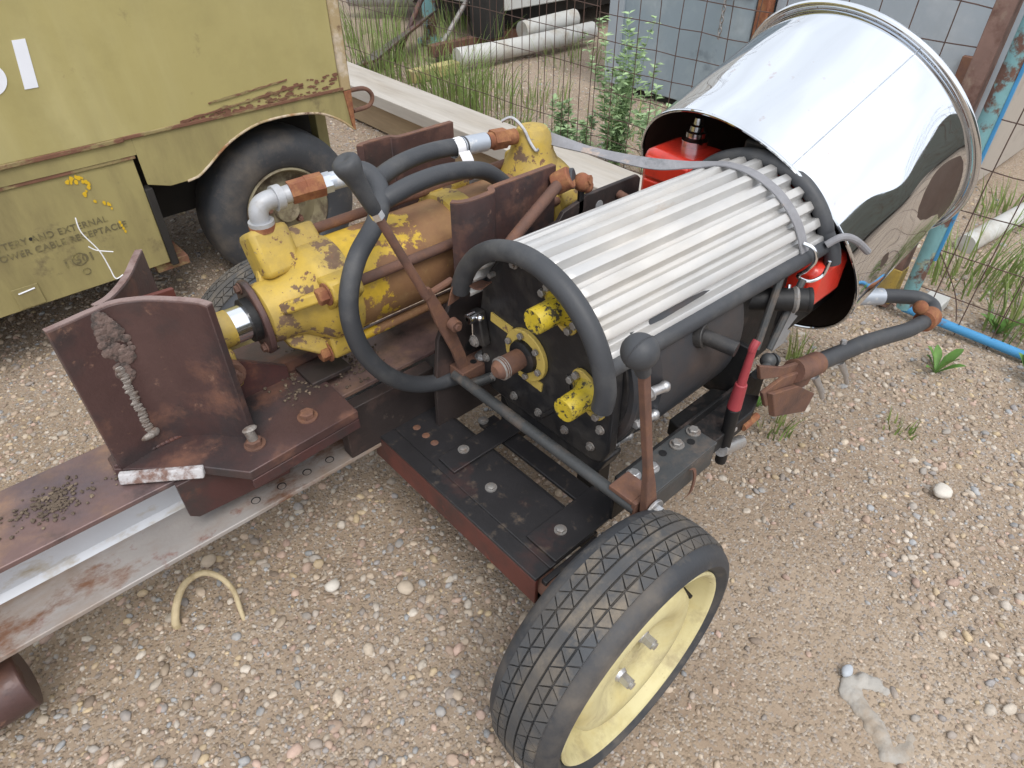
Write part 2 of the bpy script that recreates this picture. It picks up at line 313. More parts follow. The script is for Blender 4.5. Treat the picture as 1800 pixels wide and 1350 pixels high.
def copy_tree(o, parent=None, move=None):
    c = o.copy(); COL.objects.link(c)
    inv = o.matrix_parent_inverse.copy()
    if parent is not None: c.parent = parent; c.matrix_parent_inverse = inv
    if move is not None: c.location = move
    for ch in list(o.children): copy_tree(ch, c)
    return c

# ------------------------------------------------------------------ ground
def hgt(x, y):
    h = .012 * np.sin(2.1 * x + .7) * np.cos(1.7 * y + .3) + .008 * np.sin(5.3 * x - 3.1 * y) + .004 * np.sin(11 * x + 4 * y) * np.cos(9 * y - 2 * x)
    return h - .008 + .042 / (1 + np.exp((x - 1.7) * 5)) / (1 + np.exp((y - 1.95) * 5))
def ground():
    fine = np.arange(-1.2, 4.2, .03)
    far1 = np.array([-60, -30, -15, -8, -5, -3, -2, -1.5]); far2 = np.array([4.5, 5, 6, 7.5, 10, 14, 20, 35, 70])
    xs = np.r_[far1, fine, far2]; ys = np.r_[far1, fine, far2]
    X, Y = np.meshgrid(xs, ys, indexing='ij'); Z = hgt(X, Y)
    n, m = X.shape; v = np.c_[X.ravel(), Y.ravel(), Z.ravel()]
    i = np.arange(n * m).reshape(n, m)
    f = np.c_[i[:-1, :-1].ravel(), i[1:, :-1].ravel(), i[1:, 1:].ravel(), i[:-1, 1:].ravel()]
    me = bpy.data.meshes.new('ground'); me.from_pydata(v.tolist(), [], f.tolist()); me.shade_smooth()
    o = bpy.data.objects.new('ground', me); COL.objects.link(o); o['kind'] = 'structure'
    mt = bpy.data.materials.new('gravelly_sand'); mt.use_nodes = True
    t = mt.node_tree; N = t.nodes; L = t.links; b = N['Principled BSDF']; b.inputs['Roughness'].default_value = .95; b.inputs['Specular IOR Level'].default_value = .2
    tcn = N.new('ShaderNodeTexCoord'); g = tcn.outputs['Object']
    def noise(sc, det=5):
        q = N.new('ShaderNodeTexNoise'); q.inputs['Scale'].default_value = sc; q.inputs['Detail'].default_value = det; q.inputs['Roughness'].default_value = .65
        L.new(g, q.inputs['Vector']); return q
    big = noise(1.4); r1 = N.new('ShaderNodeValToRGB'); e = r1.color_ramp.elements
    e[0].position = .30; e[0].color = (.235, .170, .120, 1); e[1].position = .70; e[1].color = (.43, .345, .262, 1)
    mid = N.new('ShaderNodeMix'); mid.data_type = 'FLOAT'; fine_n = noise(45, 8)
    mid.inputs['Factor'].default_value = .32; L.new(big.outputs['Fac'], mid.inputs['A']); L.new(fine_n.outputs['Fac'], mid.inputs['B'])
    L.new(mid.outputs['Result'], r1.inputs['Fac'])
    vo = N.new('ShaderNodeTexVoronoi'); vo.inputs['Scale'].default_value = 170; vo.inputs['Randomness'].default_value = 1; L.new(g, vo.inputs['Vector'])
    sep = N.new('ShaderNodeSeparateColor'); L.new(vo.outputs['Color'], sep.inputs[0])
    r2 = N.new('ShaderNodeValToRGB'); r2.color_ramp.elements[0].color = (.16, .125, .095, 1); r2.color_ramp.elements[1].color = (.52, .45, .37, 1)
    q = r2.color_ramp.elements.new(.45); q.color = (.36, .28, .20, 1); q = r2.color_ramp.elements.new(.7); q.color = (.30, .27, .25, 1)
    L.new(sep.outputs[0], r2.inputs['Fac'])
    gt = N.new('ShaderNodeMath'); gt.operation = 'GREATER_THAN'; gt.inputs[1].default_value = .45; L.new(sep.outputs[1], gt.inputs[0])
    ml = N.new('ShaderNodeMath'); ml.operation = 'MULTIPLY'; ml.inputs[1].default_value = .7; L.new(gt.outputs[0], ml.inputs[0])
    mx = N.new('ShaderNodeMix'); mx.data_type = 'RGBA'; L.new(ml.outputs[0], mx.inputs['Factor']); L.new(r1.outputs[0], mx.inputs['A']); L.new(r2.outputs[0], mx.inputs['B'])
    L.new(mx.outputs['Result'], b.inputs['Base Color'])
    inv = N.new('ShaderNodeMath'); inv.operation = 'SUBTRACT'; inv.inputs[0].default_value = .8; L.new(vo.outputs['Distance'], inv.inputs[1])
    mm = N.new('ShaderNodeMath'); mm.operation = 'MULTIPLY'; L.new(inv.outputs[0], mm.inputs[0]); L.new(gt.outputs[0], mm.inputs[1])
    ad = N.new('ShaderNodeMath'); ad.operation = 'MULTIPLY_ADD'; ad.inputs[1].default_value = 1.2; L.new(fine_n.outputs['Fac'], ad.inputs[0]); L.new(mm.outputs[0], ad.inputs[2])
    bp = N.new('ShaderNodeBump'); bp.inputs['Distance'].default_value = .0035; bp.inputs['Strength'].default_value = 1
    L.new(ad.outputs[0], bp.inputs['Height']); L.new(bp.outputs[0], b.inputs['Normal'])
    me.materials.append(mt); return o
ground()

def ico(sub):
    bm = bmesh.new(); bmesh.ops.create_icosphere(bm, subdivisions=sub, radius=1)
    v = np.array([x.co[:] for x in bm.verts]); f = np.array([[q.index for q in p.verts] for p in bm.faces]); bm.free(); return v, f
PAL = np.array([(.44, .36, .28), (.47, .40, .32), (.36, .29, .22), (.31, .27, .24), (.27, .255, .25), (.42, .33, .255), (.50, .45, .39), (.38, .28, .22), (.43, .31, .255), (.31, .32, .33), (.47, .37, .24), (.34, .31, .28), (.24, .19, .15), (.44, .39, .33)])
def dens(x, y):
    d = .55 + .35 * np.sin(1.9 * x + 1.2 * y + .5) * np.cos(1.3 * y - .9 * x) + .25 * np.sin(4.7 * x + 1) * np.sin(4.1 * y + 2)
    d = d + .45 * (x < .55) * (y > .45)
    d = np.where((abs(x - .7) < .75) & (y < .35) & (y > -.3), d * .75, d)
    d = d + np.where(x > 1.25, .35, 0) - np.where((np.hypot(x - .95, y - .25) < .42), .35, 0)
    return np.clip(d, .10, 1)
def stones(name, n, lo, hi, sub, seed, reach):
    r = np.random.default_rng(seed); P = []
    cx = np.array([-.6, 0.9]); k = 0
    x = r.uniform(-.55, 4.6, n * 12); y = r.uniform(-.75, 5.4, n * 12)
    d = np.hypot(x, y)
    # inside the wedge the camera could see, thinning with distance
    ang = np.degrees(np.arctan2(y, x + .35))
    keep = ((x > -.5)) & (r.uniform(0, 1, len(x)) < dens(x, y) * np.clip((reach / np.maximum(d, .5)) ** 1.3, 0, 1)) & (y < 5.2) & (x - y < 3.4) & (y - x < 3.6)
    x = x[keep][:n]; y = y[keep][:n]; n = len(x)
    v, f = ico(sub); nv = len(v)
    rad = lo + (hi - lo) * r.beta(1.1, 3.6, n)
    ax = np.stack([r.uniform(.8, 1.35, n), r.uniform(.65, 1.0, n), r.uniform(.45, .75, n)], 1) * rad[:, None]
    a = r.uniform(0, 2 * pi, n); ti = r.normal(0, .25, n)
    lump = 1 + .10 * r.standard_normal((n, nv, 1))
    V = v[None] * ax[:, None, :] * lump
    V2 = V.copy(); V2[:, :, 1] = V[:, :, 1] * np.cos(ti)[:, None] - V[:, :, 2] * np.sin(ti)[:, None]; V2[:, :, 2] = V[:, :, 1] * np.sin(ti)[:, None] + V[:, :, 2] * np.cos(ti)[:, None]
    ca, sa = np.cos(a)[:, None], np.sin(a)[:, None]
    Xx = V2[:, :, 0] * ca - V2[:, :, 1] * sa + x[:, None]; Yy = V2[:, :, 0] * sa + V2[:, :, 1] * ca + y[:, None]
    Zz = V2[:, :, 2] + (hgt(x, y) + ax[:, 2] * r.uniform(-.25, .55, n))[:, None]
    co_ = np.stack([Xx, Yy, Zz], -1).reshape(-1, 3).astype('f')
    F = (f[None] + (np.arange(n) * nv)[:, None, None]).reshape(-1, 3).astype('i')
    me = bpy.data.meshes.new(name); me.vertices.add(len(co_)); me.vertices.foreach_set('co', co_.ravel())
    nf = len(F); me.loops.add(nf * 3); me.loops.foreach_set('vertex_index', F.ravel()); me.polygons.add(nf)
    me.polygons.foreach_set('loop_start', np.arange(0, nf * 3, 3, dtype='i')); me.update(calc_edges=True); me.shade_smooth()
    c = PAL[r.integers(0, len(PAL), n)] * r.uniform(.85, 1.30, (n, 1))
    at = me.color_attributes.new('stone_colour', 'FLOAT_COLOR', 'POINT')
    cc = np.ones((n, nv, 4), 'f'); cc[:, :, :3] = c[:, None, :]; at.data.foreach_set('color', cc.ravel())
    o = bpy.data.objects.new(name, me); COL.objects.link(o); o['kind'] = 'stuff'
    me.materials.append(M['stone']); return o
def stone_mat():
    m = bpy.data.materials.new('river_stone'); m.use_nodes = True; N = m.node_tree.nodes; L = m.node_tree.links; b = N['Principled BSDF']
    b.inputs['Roughness'].default_value = .85; b.inputs['Specular IOR Level'].default_value = .3
    a = N.new('ShaderNodeAttribute'); a.attribute_name = 'stone_colour'
    tcn = N.new('ShaderNodeTexCoord'); n = N.new('ShaderNodeTexNoise'); n.inputs['Scale'].default_value = 130; n.inputs['Detail'].default_value = 6; L.new(tcn.outputs['Object'], n.inputs['Vector'])
    mr = N.new('ShaderNodeMapRange'); mr.inputs[3].default_value = .6; mr.inputs[4].default_value = 1.3; L.new(n.outputs['Fac'], mr.inputs[0])
    s = N.new('ShaderNodeVectorMath'); s.operation = 'SCALE'; L.new(a.outputs['Color'], s.inputs[0]); L.new(mr.outputs[0], s.inputs['Scale'])
    n3 = N.new('ShaderNodeTexNoise'); n3.inputs['Scale'].default_value = 30; L.new(tcn.outputs['Object'], n3.inputs['Vector'])
    m3 = N.new('ShaderNodeMapRange'); m3.inputs[1].default_value = .42; m3.inputs[2].default_value = .68; m3.inputs[4].default_value = .45; L.new(n3.outputs['Fac'], m3.inputs[0])
    mx = N.new('ShaderNodeMix'); mx.data_type = 'RGBA'; mx.inputs['B'].default_value = (.40, .32, .245, 1); L.new(m3.outputs[0], mx.inputs['Factor']); L.new(s.outputs[0], mx.inputs['A'])
    L.new(mx.outputs['Result'], b.inputs['Base Color'])
    return m
M['stone'] = stone_mat()
stones('gravel', 42000, .0026, .010, 1, 3, 2.2)
stones('gravel', 19000, .0050, .0175, 2, 5, 2.9)

# ================================================================== the log splitter
LS = empty('log_splitter', (.6, 1.0, 0), 'homemade tow-behind log splitter with yellow ram, black gearbox and corrugated engine cover', 'log splitter')
def part(mb, name, mat, parent=LS, **k): return mb.build(name, mat, parent, **k)

# --- wheels
def wheel(cx, cy, cz):
    """outer face towards -y; cy is the plane of the rim lip"""
    o = bpy.data.objects.new('wheel', None); COL.objects.link(o); o.location = (cx, cy + .08, cz); attach(o, LS)
    c = (cx, cy, cz); ax = (0, 1, 0)
    W = .128; R = .266
    t = MB()   # carcass: (radius, depth)
    prof = [(.205, .008), (.2125, .000), (.220, -.007), (.2275, -.0112), (.2285, -.0128), (.2300, -.0128), (.2310, -.0114), (.238, -.011), (.246, -.006), (.2515, .002), (.255, .012), (.2575, .03), (.2590, .05), (.2595, .064),
            (.2590, .078), (.2575, .098), (.255, .116), (.2515, .126), (.246, .134), (.238, .139), (.229, .1395), (.220, .135), (.2125, .128), (.205, .12)]
    t.lathe(prof, c, ax, 96); part(t, 'tyre', 'tyre', o, ang=60)
    def crown(d):   # outer surface of the tread at depth d
        q = (d - .064) / .058; return R - .0008 - .0085 * abs(q) ** 2.4
    tr = MB(); d, u, w_ = frame_of(ax)
    def pt(th, dep, dr=0):
        r = crown(dep) + dr; return Vector(c) + Vector(ax) * dep + r * (cos(th) * u + sin(th) * w_)
    def block(poly):
        """poly of (theta, depth) corners, sunk into the carcass"""
        n = len(poly); top = [pt(a, b) for a, b in poly]; bot = [pt(a, b, -.012) for a, b in poly]
        tr.add(top + bot, [tuple(range(n))] + [(i, n + i, n + (i + 1) % n, (i + 1) % n) for i in range(n)])
    NB = 46; p = 2 * pi / NB
    # ribs: centre rib, a pair of zigzag bands at each side of it, shoulder bands
    seg = 108
    for (a, b) in ((.0555, .0725), ):
        for i in range(seg): block([(2 * pi * i / seg, a), (2 * pi * (i + 1) / seg, a), (2 * pi * (i + 1) / seg, b), (2 * pi * i / seg, b)])
    for (a, b, ph) in ((.0765, .0925, .0), (.0515, .0355, .5), (.0965, .1130, .5), (.0315, .0150, .0)):
        g = .10
        for i in range(NB):
            t0 = (i + ph) * p
            block([(t0 + p * g, a), (t0 + p * (1 - g), a), (t0 + p * (.5 + g * .5), b), (t0 + p * (.5 - g * .5), b)])
            block([(t0 + p * (.5 + g * 1.5), b), (t0 + p * (1.5 - g * 1.5), b), (t0 + p * (1 + g * .4), a), (t0 + p * (1 - g * .4), a)])
    part(tr, 'tread', 'tread', o, smooth=False)
    r = MB()
    r.lathe([(.200, .02), (.209, .006), (.2095, -.002), (.206, -.005), (.2005, -.003), (.197, .006), (.190, .030), (.180, .050), (.168, .050), (.158, .030), (.151, .015), (.140, .009), (.118, .007), (.102, .011), (.088, .023), (.072, .030), (.045, .031), (.030, .031), (.0295, .07)], c, ax, 72)
    part(r, 'rim', 'cream', o, ang=50)
    h = MB(); h.cyl((cx, cy + .05, cz), (cx, cy + .10, cz), .045, seg=24); part(h, 'hub', 'red_frame', o)
    for a in (radians(245), radians(53)):
        nb = MB(); q = Vector((cx + .047 * cos(a), cy + .031, cz + .047 * sin(a)))
        nb.cyl(q, q - Vector((0, .006, 0)), .0155, .0125, seg=20); nb.cyl(q - Vector((0, .004, 0)), q - Vector((0, .026, 0)), .0115, seg=6); nb.cyl(q - Vector((0, .026, 0)), q - Vector((0, .031, 0)), .0075, seg=12)
        part(nb, 'nut', 'zinc', o)
    v = MB(); q = Vector((cx + .172, cy + .052, cz + .02)); v.cyl(q, q + Vector((-.004, -.030, 0)), .006, .0045, seg=12); part(v, 'valve', 'dark', o)
    return o
W1 = wheel(.5654, .2737, .317)
W2 = copy_tree(W1, LS); W2.location = (.5654, 1.60, .317)
W2.rotation_euler = (0, 0, pi)

# --- I-beam
YB = 1.19
b = MB(); b.span((-1.1, 1.052, .322), (1.34, 1.328, .334)); fl = part(b, 'bottom_flange', 'beam', bevel=.002)
b = MB(); b.span((-1.1, 1.184, .334), (1.34, 1.196, .478)); part(b, 'web', 'beam_web')
b = MB(); b.prism([(-1.1, 1.184, .334), (-1.1, 1.172, .334), (-1.1, 1.184, .346)], (2.44, 0, 0)); part(b, 'fillet', 'beam_web')
b = MB(); b.span((-1.1, 1.09, .478), (1.34, 1.29, .490)); part(b, 'top_flange', 'beam_top', bevel=.002)
for x in (.287, .350, .409, .492, .225):
    h = MB(); h.lathe([(.0085, .0), (.0085, -.012), (.0, -.012)], (x, 1.085, .3345), (0, 0, 1), 16); h.lathe([(.0085, .0), (.0105, .0006)], (x, 1.085, .3345), (0, 0, 1), 16)
    part(h, 'bolt_hole', 'dark')
# end roller under the beam
r = MB(); r.cyl((-.62, 1.13, .165), (-.285, 1.13, .165), .064, seg=32); part(r, 'beam_foot', 'plate', bevel=.004)
r = MB(); r.span((-.55, 1.11, .17), (-.36, 1.15, .321)); part(r, 'foot_bracket', 'rust')

# --- cross member with slot plates
ch = MB()
ch.span((.530, .515, .348), (.570, 1.085, .356)); ch.span((.570, .515, .348), (.70, 1.085, .3555))
part(ch, 'cross_member_top', 'black_frame', bevel=.002)
ch = MB(); ch.span((.530, .515, .272), (.539, 1.085, .3475)); part(ch, 'cross_member_web', 'red_frame', bevel=.002)
ch = MB(); ch.span((.700, .515, .272), (.709, 1.085, .3475)); ch.span((.539, .515, .272), (.60, 1.085, .280)); part(ch, 'cross_member_back', 'black_frame')
s = MB(); s.span((.737, .56, .342), (.785, .93, .352)); part(s, 'slot_bar', 'black_frame', bevel=.0015)
for y0, y1, x1 in ((.515, .60, .79), (.835, .895, .86)):
    s = MB(); s.span((.585, y0, .3575), (x1, y1, .3635)); part(s, 'slot_plate', 'black_frame', bevel=.0015)
for x, y, z in ((.646, .562, .363), (.645, .876, .363), (.62, .75, .3555), (.75, .93, .352)):
    s = MB(); s.hexbolt((x, y, z), (0, 0, 1), .010, .006); part(s, 'bolt', 'dull_zinc')
for y in (1.017, .98, .946):
    h = MB(); h.lathe([(0, .0006), (.0085, .0006), (.0095, .0)], (.613, y, .3559), (0, 0, 1), 16); part(h, 'bolt_hole', 'rust')
s = MB(); s.cyl((.565, .36, .315), (.565, 1.60, .315), .028, seg=20); part(s, 'axle', 'rust')
s = MB(); s.span((.545, .50, .24), (.70, .514, .345)); part(s, 'axle_plate', 'black_frame', bevel=.002)

# --- sliding shoe and wedge
sh = MB()
poly = [(.020, 1.170), (.150, 1.062), (.212, .985), (.462, .998), (.470, 1.38), (.22, 1.395), (.150, 1.32), (.020, 1.21)]
sh.prism([(x, y, .4925) for x, y in poly], (0, 0, .022)); part(sh, 'shoe_plate', 'plate', bevel=.002)
sh = MB(); sh.prism([(.095, 1.070, .4915), (.095, 1.070, .402), (.110, 1.070, .388), (.31, 1.070, .375), (.31, 1.070, .4915)], (0, .013, 0)); part(sh, 'shoe_side', 'maroon', bevel=.0015)
sh = MB(); sh.span((.32, 1.03, .455), (.465, 1.088, .476)); part(sh, 'shoe_keeper', 'plate', bevel=.002)
sh = MB(); sh.prism([(.212, .985, .466), (.462, .998, .466), (.462, 1.010, .466), (.212, .997, .466)], (0, 0, .025)); part(sh, 'shoe_lip', 'maroon', bevel=.0015)
wb = MB(); a = Vector((.022, 1.150, .508)); c_ = Vector((.150, 1.058, .508)); dv_ = (c_ - a).normalized(); sd2 = Vector((-dv_.y, dv_.x, 0)); wb.prism([a - sd2 * .012 - Vector((0, 0, .012)), a + sd2 * .010 - Vector((0, 0, .012)), a + sd2 * .008 + Vector((0, 0, .009)), a - sd2 * .004 + Vector((0, 0, .009))], c_ - a); part(wb, 'edge_bar', 'white_weld', bevel=.003)
for x, y in ((.373, 1.052), (.254, 1.05)):
    s = MB(); s.hexbolt((x, y, .5145), (0, 0, 1), .016, .014); part(s, 'bolt', 'rust')
s = MB(); s.tube([(.254, 1.05, .528), (.252, 1.052, .545), (.250, 1.054, .556)], .010, 14, 4); s.ball((.254, 1.052, .556), .011, 12, 8, (1.4, .9, .4)); part(s, 'bolt_stub', 'weld')
# guide strip and dirt under the ram
s = MB(); s.span((.30, 1.215, .5145), (.52, 1.245, .545)); part(s, 'guide_strip', 'plate', bevel=.002)
s = MB(); s.span((.43, 1.13, .5145), (.53, 1.21, .525)); part(s, 'guide_strip', 'black_plate', bevel=.002)

s = MB(); s.prism([(.165, 1.238, .700), (.255, 1.248, .700), (.255, 1.248, .790), (.165, 1.238, .800)], (0, .010, 0)); part(s, 'wedge_gusset', 'red_frame', bevel=.0015)
WB, WT = .512, .838
def wing(pts, name):
    m = MB(); line = curve([(x, y, WB) for x, y in pts], 8); m.sheet(line, (0, 0, WT - WB), .014); part(m, name, 'plate', bevel=.0015, ang=30)
    e = MB(); line = curve([(x, y, WT + .0003) for x, y in pts], 8); e.sheet(line, (0, 0, .0022), .0128); part(e, name + '_edge', 'plate_edge', ang=30)
wing([(.030, 1.166), (.068, 1.173), (.104, 1.180), (.140, 1.182), (.170, 1.169), (.198, 1.148), (.247, 1.093), (.262, 1.062)], 'wedge_wing')
wing([(.113, 1.192), (.140, 1.204), (.170, 1.234), (.196, 1.270), (.222, 1.315), (.240, 1.345)], 'wedge_wing')
s = MB(); s.prism([(.255, 1.2, WB), (.41, 1.2, WB), (.41, 1.2, .545), (.27, 1.2, .64)], (0, .014, 0)); part(s, 'wedge_gusset', 'maroon', bevel=.0015)
# weld seam on the near wing
def on_wing(t):  # x,y on the outer surface near the joint
    return .104 + t, 1.174
wd = MB()
for k in range(40):
    z = .556 + k * .0042; wd.ball((.106 + .0016 * sin(k * 1.9) + .0015 * sin(k * .63), 1.1715, z), .0078 + .0010 * sin(k * 2.7), 10, 6, (1, .32, .55))
wd.ball((.100, 1.172, .551), .013, 12, 7, (1.3, .5, .6)); wd.ball((.113, 1.171, .556), .009, 12, 7, (1, .5, 1.2)); wd.ball((.092, 1.174, .547), .008, 10, 6, (1.2, .5, .6))
part(wd, 'weld_bead', 'weld')
sc = MB(); rr = random.Random(4)
for k in range(150):
    t = rr.random(); z = .690 + t * .140; spread = .007 + .024 * sin(pi * t) ** 1.5
    x = .108 + rr.uniform(-.45, 1) * spread; sc.ball((x, 1.1730 - max(0, .11 - x) * .2, z), rr.uniform(.003, .0085), 8, 5, (1.3, .16, 1.2))
part(sc, 'scorched_weld', 'scorch')
wl = MB()
for k in range(26): wl.ball((.030 + k * .0085 if k < 9 else .108 + (k - 9) * .009, 1.175 - (0 if k < 16 else (k - 16) * .0085), .5165), .007, 8, 5, (1, .7, .7))
part(wl, 'weld_bead', 'maroon')

# --- hydraulic cylinder
YC, ZC = 1.19, .70
CY = bpy.data.objects.new('hydraulic_cylinder', None); COL.objects.link(CY); CY.location = (.8, YC, .49); attach(CY, LS)
def rad(k, r, x):
    a = radians(28 + 90 * k); return Vector((x, YC + r * sin(a), ZC + r * cos(a)))
b = MB(); b.cyl((.552, YC, ZC), (1.16, YC, ZC), .107, seg=64); part(b, 'barrel', 'barrel', CY)
for k in range(4):
    b = MB(); b.cyl(rad(k, .126, .52), rad(k, .126, 1.19), .0115, seg=14); part(b, 'tie_rod', 'barrel' if k == 2 else 'rust', CY)
    b = MB(); b.hexbolt(rad(k, .126, .484), (-1, 0, 0), .0175, .020); part(b, 'tie_rod_nut', 'orange_rust', CY)
hd = MB()
hd.lathe([(.0, .380), (.056, .380), (.063, .384), (.065, .400), (.067, .430), (.073, .452), (.088, .474), (.103, .488), (.109, .498), (.110, .545), (.113, .552), (.112, .562), (.107, .564)], (0, YC, ZC), (1, 0, 0), 56)
part(hd, 'front_head', 'yellow', CY, ang=40)
for k in range(4):
    a = radians(28 + 90 * k); d = Vector((0, sin(a), cos(a))); t = Vector((0, cos(a), -sin(a)))
    pl = [d * .06 + t * .046, d * .120 + t * .030, d * .146 + t * .019, d * .146 - t * .019, d * .120 - t * .030, d * .06 - t * .046]
    lg = MB(); lg.prism([Vector((.486, YC, ZC)) + q for q in pl], (.072, 0, 0)); part(lg, 'head_lug', 'yellow', CY, bevel=.007)
    rb = MB(); q0 = Vector((0, YC, ZC))
    rb.prism([q0 + Vector((.400, 0, 0)) + d * .05 + t * .012, q0 + Vector((.412, 0, 0)) + d * .085 + t * .012, q0 + Vector((.488, 0, 0)) + d * .142 + t * .012, q0 + Vector((.50, 0, 0)) + d * .05 + t * .012], -t * .024); part(rb, 'head_rib', 'yellow', CY, bevel=.005)
# port boss and elbow
pb = MB(); pb.box((.455, 1.238, .800), (.085, .085, .10), Matrix.Rotation(radians(-28), 3, 'X')); part(pb, 'port_boss', 'yellow', CY, bevel=.012)
el = MB(); el.cyl((0.451, 1.240, 0.851), (0.451, 1.240, 0.862), .026, seg=20); part(el, 'port_thread', 'orange_rust', CY)
el = MB(); el.tube([(0.451, 1.240, 0.858), (0.450, 1.240, 0.883), (0.458, 1.241, 0.899), (0.476, 1.242, 0.905), (0.500, 1.242, 0.904)], .0190, 18); el.cyl((0.488, 1.242, 0.904), (0.504, 1.242, 0.904), .0255, seg=20); el.cyl((0.451, 1.240, 0.857), (0.451, 1.240, 0.870), .0255, seg=20)
part(el, 'elbow', 'elbow', CY)
el = MB(); el.cyl((0.504, 1.242, 0.904), (0.524, 1.236, 0.908), .018, seg=16); part(el, 'nipple', 'elbow', CY)
el = MB(); el.cyl((0.522, 1.237, 0.908), (0.558, 1.230, 0.911), .0235, seg=6); part(el, 'swivel_nut', 'orange_rust', CY)
el = MB(); el.cyl((0.556, 1.230, 0.911), (0.590, 1.222, 0.913), .0245, seg=6); part(el, 'swivel_nut', 'orange_rust', CY)
el = MB(); el.cyl((0.588, 1.222, 0.913), (0.606, 1.217, 0.915), .021, seg=6); el.cyl((0.603, 1.218, 0.915), (0.668, 1.200, 0.920), .0185, seg=18); part(el, 'hose_ferrule', 'ferrule', CY)
# gland and ram
g = MB()
for a0, a1, mat_, nm in ((.366, .380, 'plate', 'gland_flange'), ):
    pl = []
    for i in range(28):
        a = 2 * pi * i / 28; r = .058 + .022 * abs(cos(a)) ** 3; t_ = radians(28)
        pl.append(Vector((a0, YC + r * sin(a + t_), ZC + r * cos(a + t_))))
    g.prism(pl, (a1 - a0, 0, 0)); part(g, nm, mat_, CY, bevel=.003)
g = MB(); g.cyl((.350, YC, ZC), (.366, YC, ZC), .046, seg=32); part(g, 'gland_seal', 'dark', CY)
for k in (0, 2):
    g = MB(); g.hexbolt(rad(k, .064, .366), (-1, 0, 0), .009, .008); part(g, 'gland_bolt', 'rust', CY)
g = MB(); g.cyl((.318, YC, ZC), (.360, YC, ZC), .0365, seg=32); part(g, 'ram_rod', 'chrome', CY)
g = MB(); g.cyl((.205, YC, ZC), (.318, YC, ZC), .0372, seg=32); part(g, 'ram_sleeve', 'yellow', CY)
g = MB(); g.span((.235, 1.145, .585), (.300, 1.235, .675)); part(g, 'ram_clevis', 'yellow', CY, bevel=.01)
g = MB(); g.cyl((.275, 1.125, .635), (.275, 1.25, .635), .028, seg=20); g.hexbolt((.275, 1.125, .635), (0, -1, 0), .018, .016, washer=False); part(g, 'clevis_pin', 'rust', CY, bevel=.002)
g = MB(); g.hexbolt((.225, 1.185, .737), (0, 0, 1), .014, .014); part(g, 'grease_bolt', 'orange_rust', CY)
# middle collar, rear section and rear cap
c2 = MB(); c2.lathe([(.107, .85), (.115, .853), (.117, .86), (.117, .905), (.113, .915), (.1075, .918)], (0, YC, ZC), (1, 0, 0), 56); part(c2, 'barrel_collar', 'yellow', CY)
c2 = MB(); c2.cyl((.86, 1.26, .79), (.985, 1.262, .80), .030, .026, seg=20); part(c2, 'side_port', 'yellow', CY, bevel=.006)
rc = MB(); rc.lathe([(.107, 1.115), (.125, 1.120), (.134, 1.135), (.136, 1.205), (.126, 1.222), (.0, 1.225)], (0, YC, ZC), (1, 0, 0), 48); part(rc, 'rear_cap', 'yellow', CY)
for k in range(4):
    a = radians(28 + 90 * k); d = Vector((0, sin(a), cos(a))); t = Vector((0, cos(a), -sin(a)))
    pl = [d * .06 + t * .052, d * .130 + t * .038, d * .155 + t * .018, d * .155 - t * .018, d * .130 - t * .038, d * .06 - t * .052]
    lg = MB(); lg.prism([Vector((1.135, YC, ZC)) + q for q in pl], (.078, 0, 0)); part(lg, 'cap_lug', 'yellow', CY, bevel=.007)
rc = MB(); rc.lathe([(.095, .77), (.085, .80), (.068, .825), (.056, .848), (.050, .875), (.046, .892), (.036, .906), (.018, .912), (0, .913)], (1.158, 1.198, 0), (0, 0, 1), 32); part(rc, 'rear_port', 'yellow', CY)
rc = MB(); rc.cyl((1.105, 1.205, .893), (1.02, 1.21, .900), .019, seg=18); part(rc, 'port_nipple', 'orange_rust', CY)
rc = MB(); rc.cyl((1.075, 1.207, .896), (1.035, 1.21, .899), .0245, seg=6); part(rc, 'swivel_nut', 'orange_rust', CY)
rc = MB(); rc.cyl((1.015, 1.21, .900), (.945, 1.212, .905), .0215, seg=20); part(rc, 'hose_ferrule', 'ferrule', CY)
rc = MB(); rc.cyl((.952, 1.212, .9045), (.948, 1.212, .9048), .0228, seg=20); part(rc, 'ferrule_band', 'rubber', CY)
rc = MB(); P_ = [Vector((.925 + i * .001, 1.212 - .0 , .905)) for i in range(3)]
rc.lathe([(.0225, 0), (.0225, .024)], (.918, 1.212, .906), (1, 0, 0), 20); rc.sheet(curve([(.918, 1.190, .903), (.920, 1.178, .885), (.922, 1.176, .868)], 5), (.028, -.004, .0), .0012); part(rc, 'hose_tag', 'white_tag', CY)
rc = MB(); rc.cyl((1.03, 1.30, .775), (1.075, 1.30, .78), .022, seg=20); part(rc, 'plug', 'elbow', CY, bevel=.002)
# wire loop on the rear port
rc = MB(); rc.tube([(1.09, 1.235, .925), (1.105, 1.215, .935), (1.115, 1.185, .915), (1.12, 1.165, .885), (1.125, 1.150, .868), (1.13, 1.145, .872)], .004, 8); part(rc, 'port_ring', 'zinc', CY)

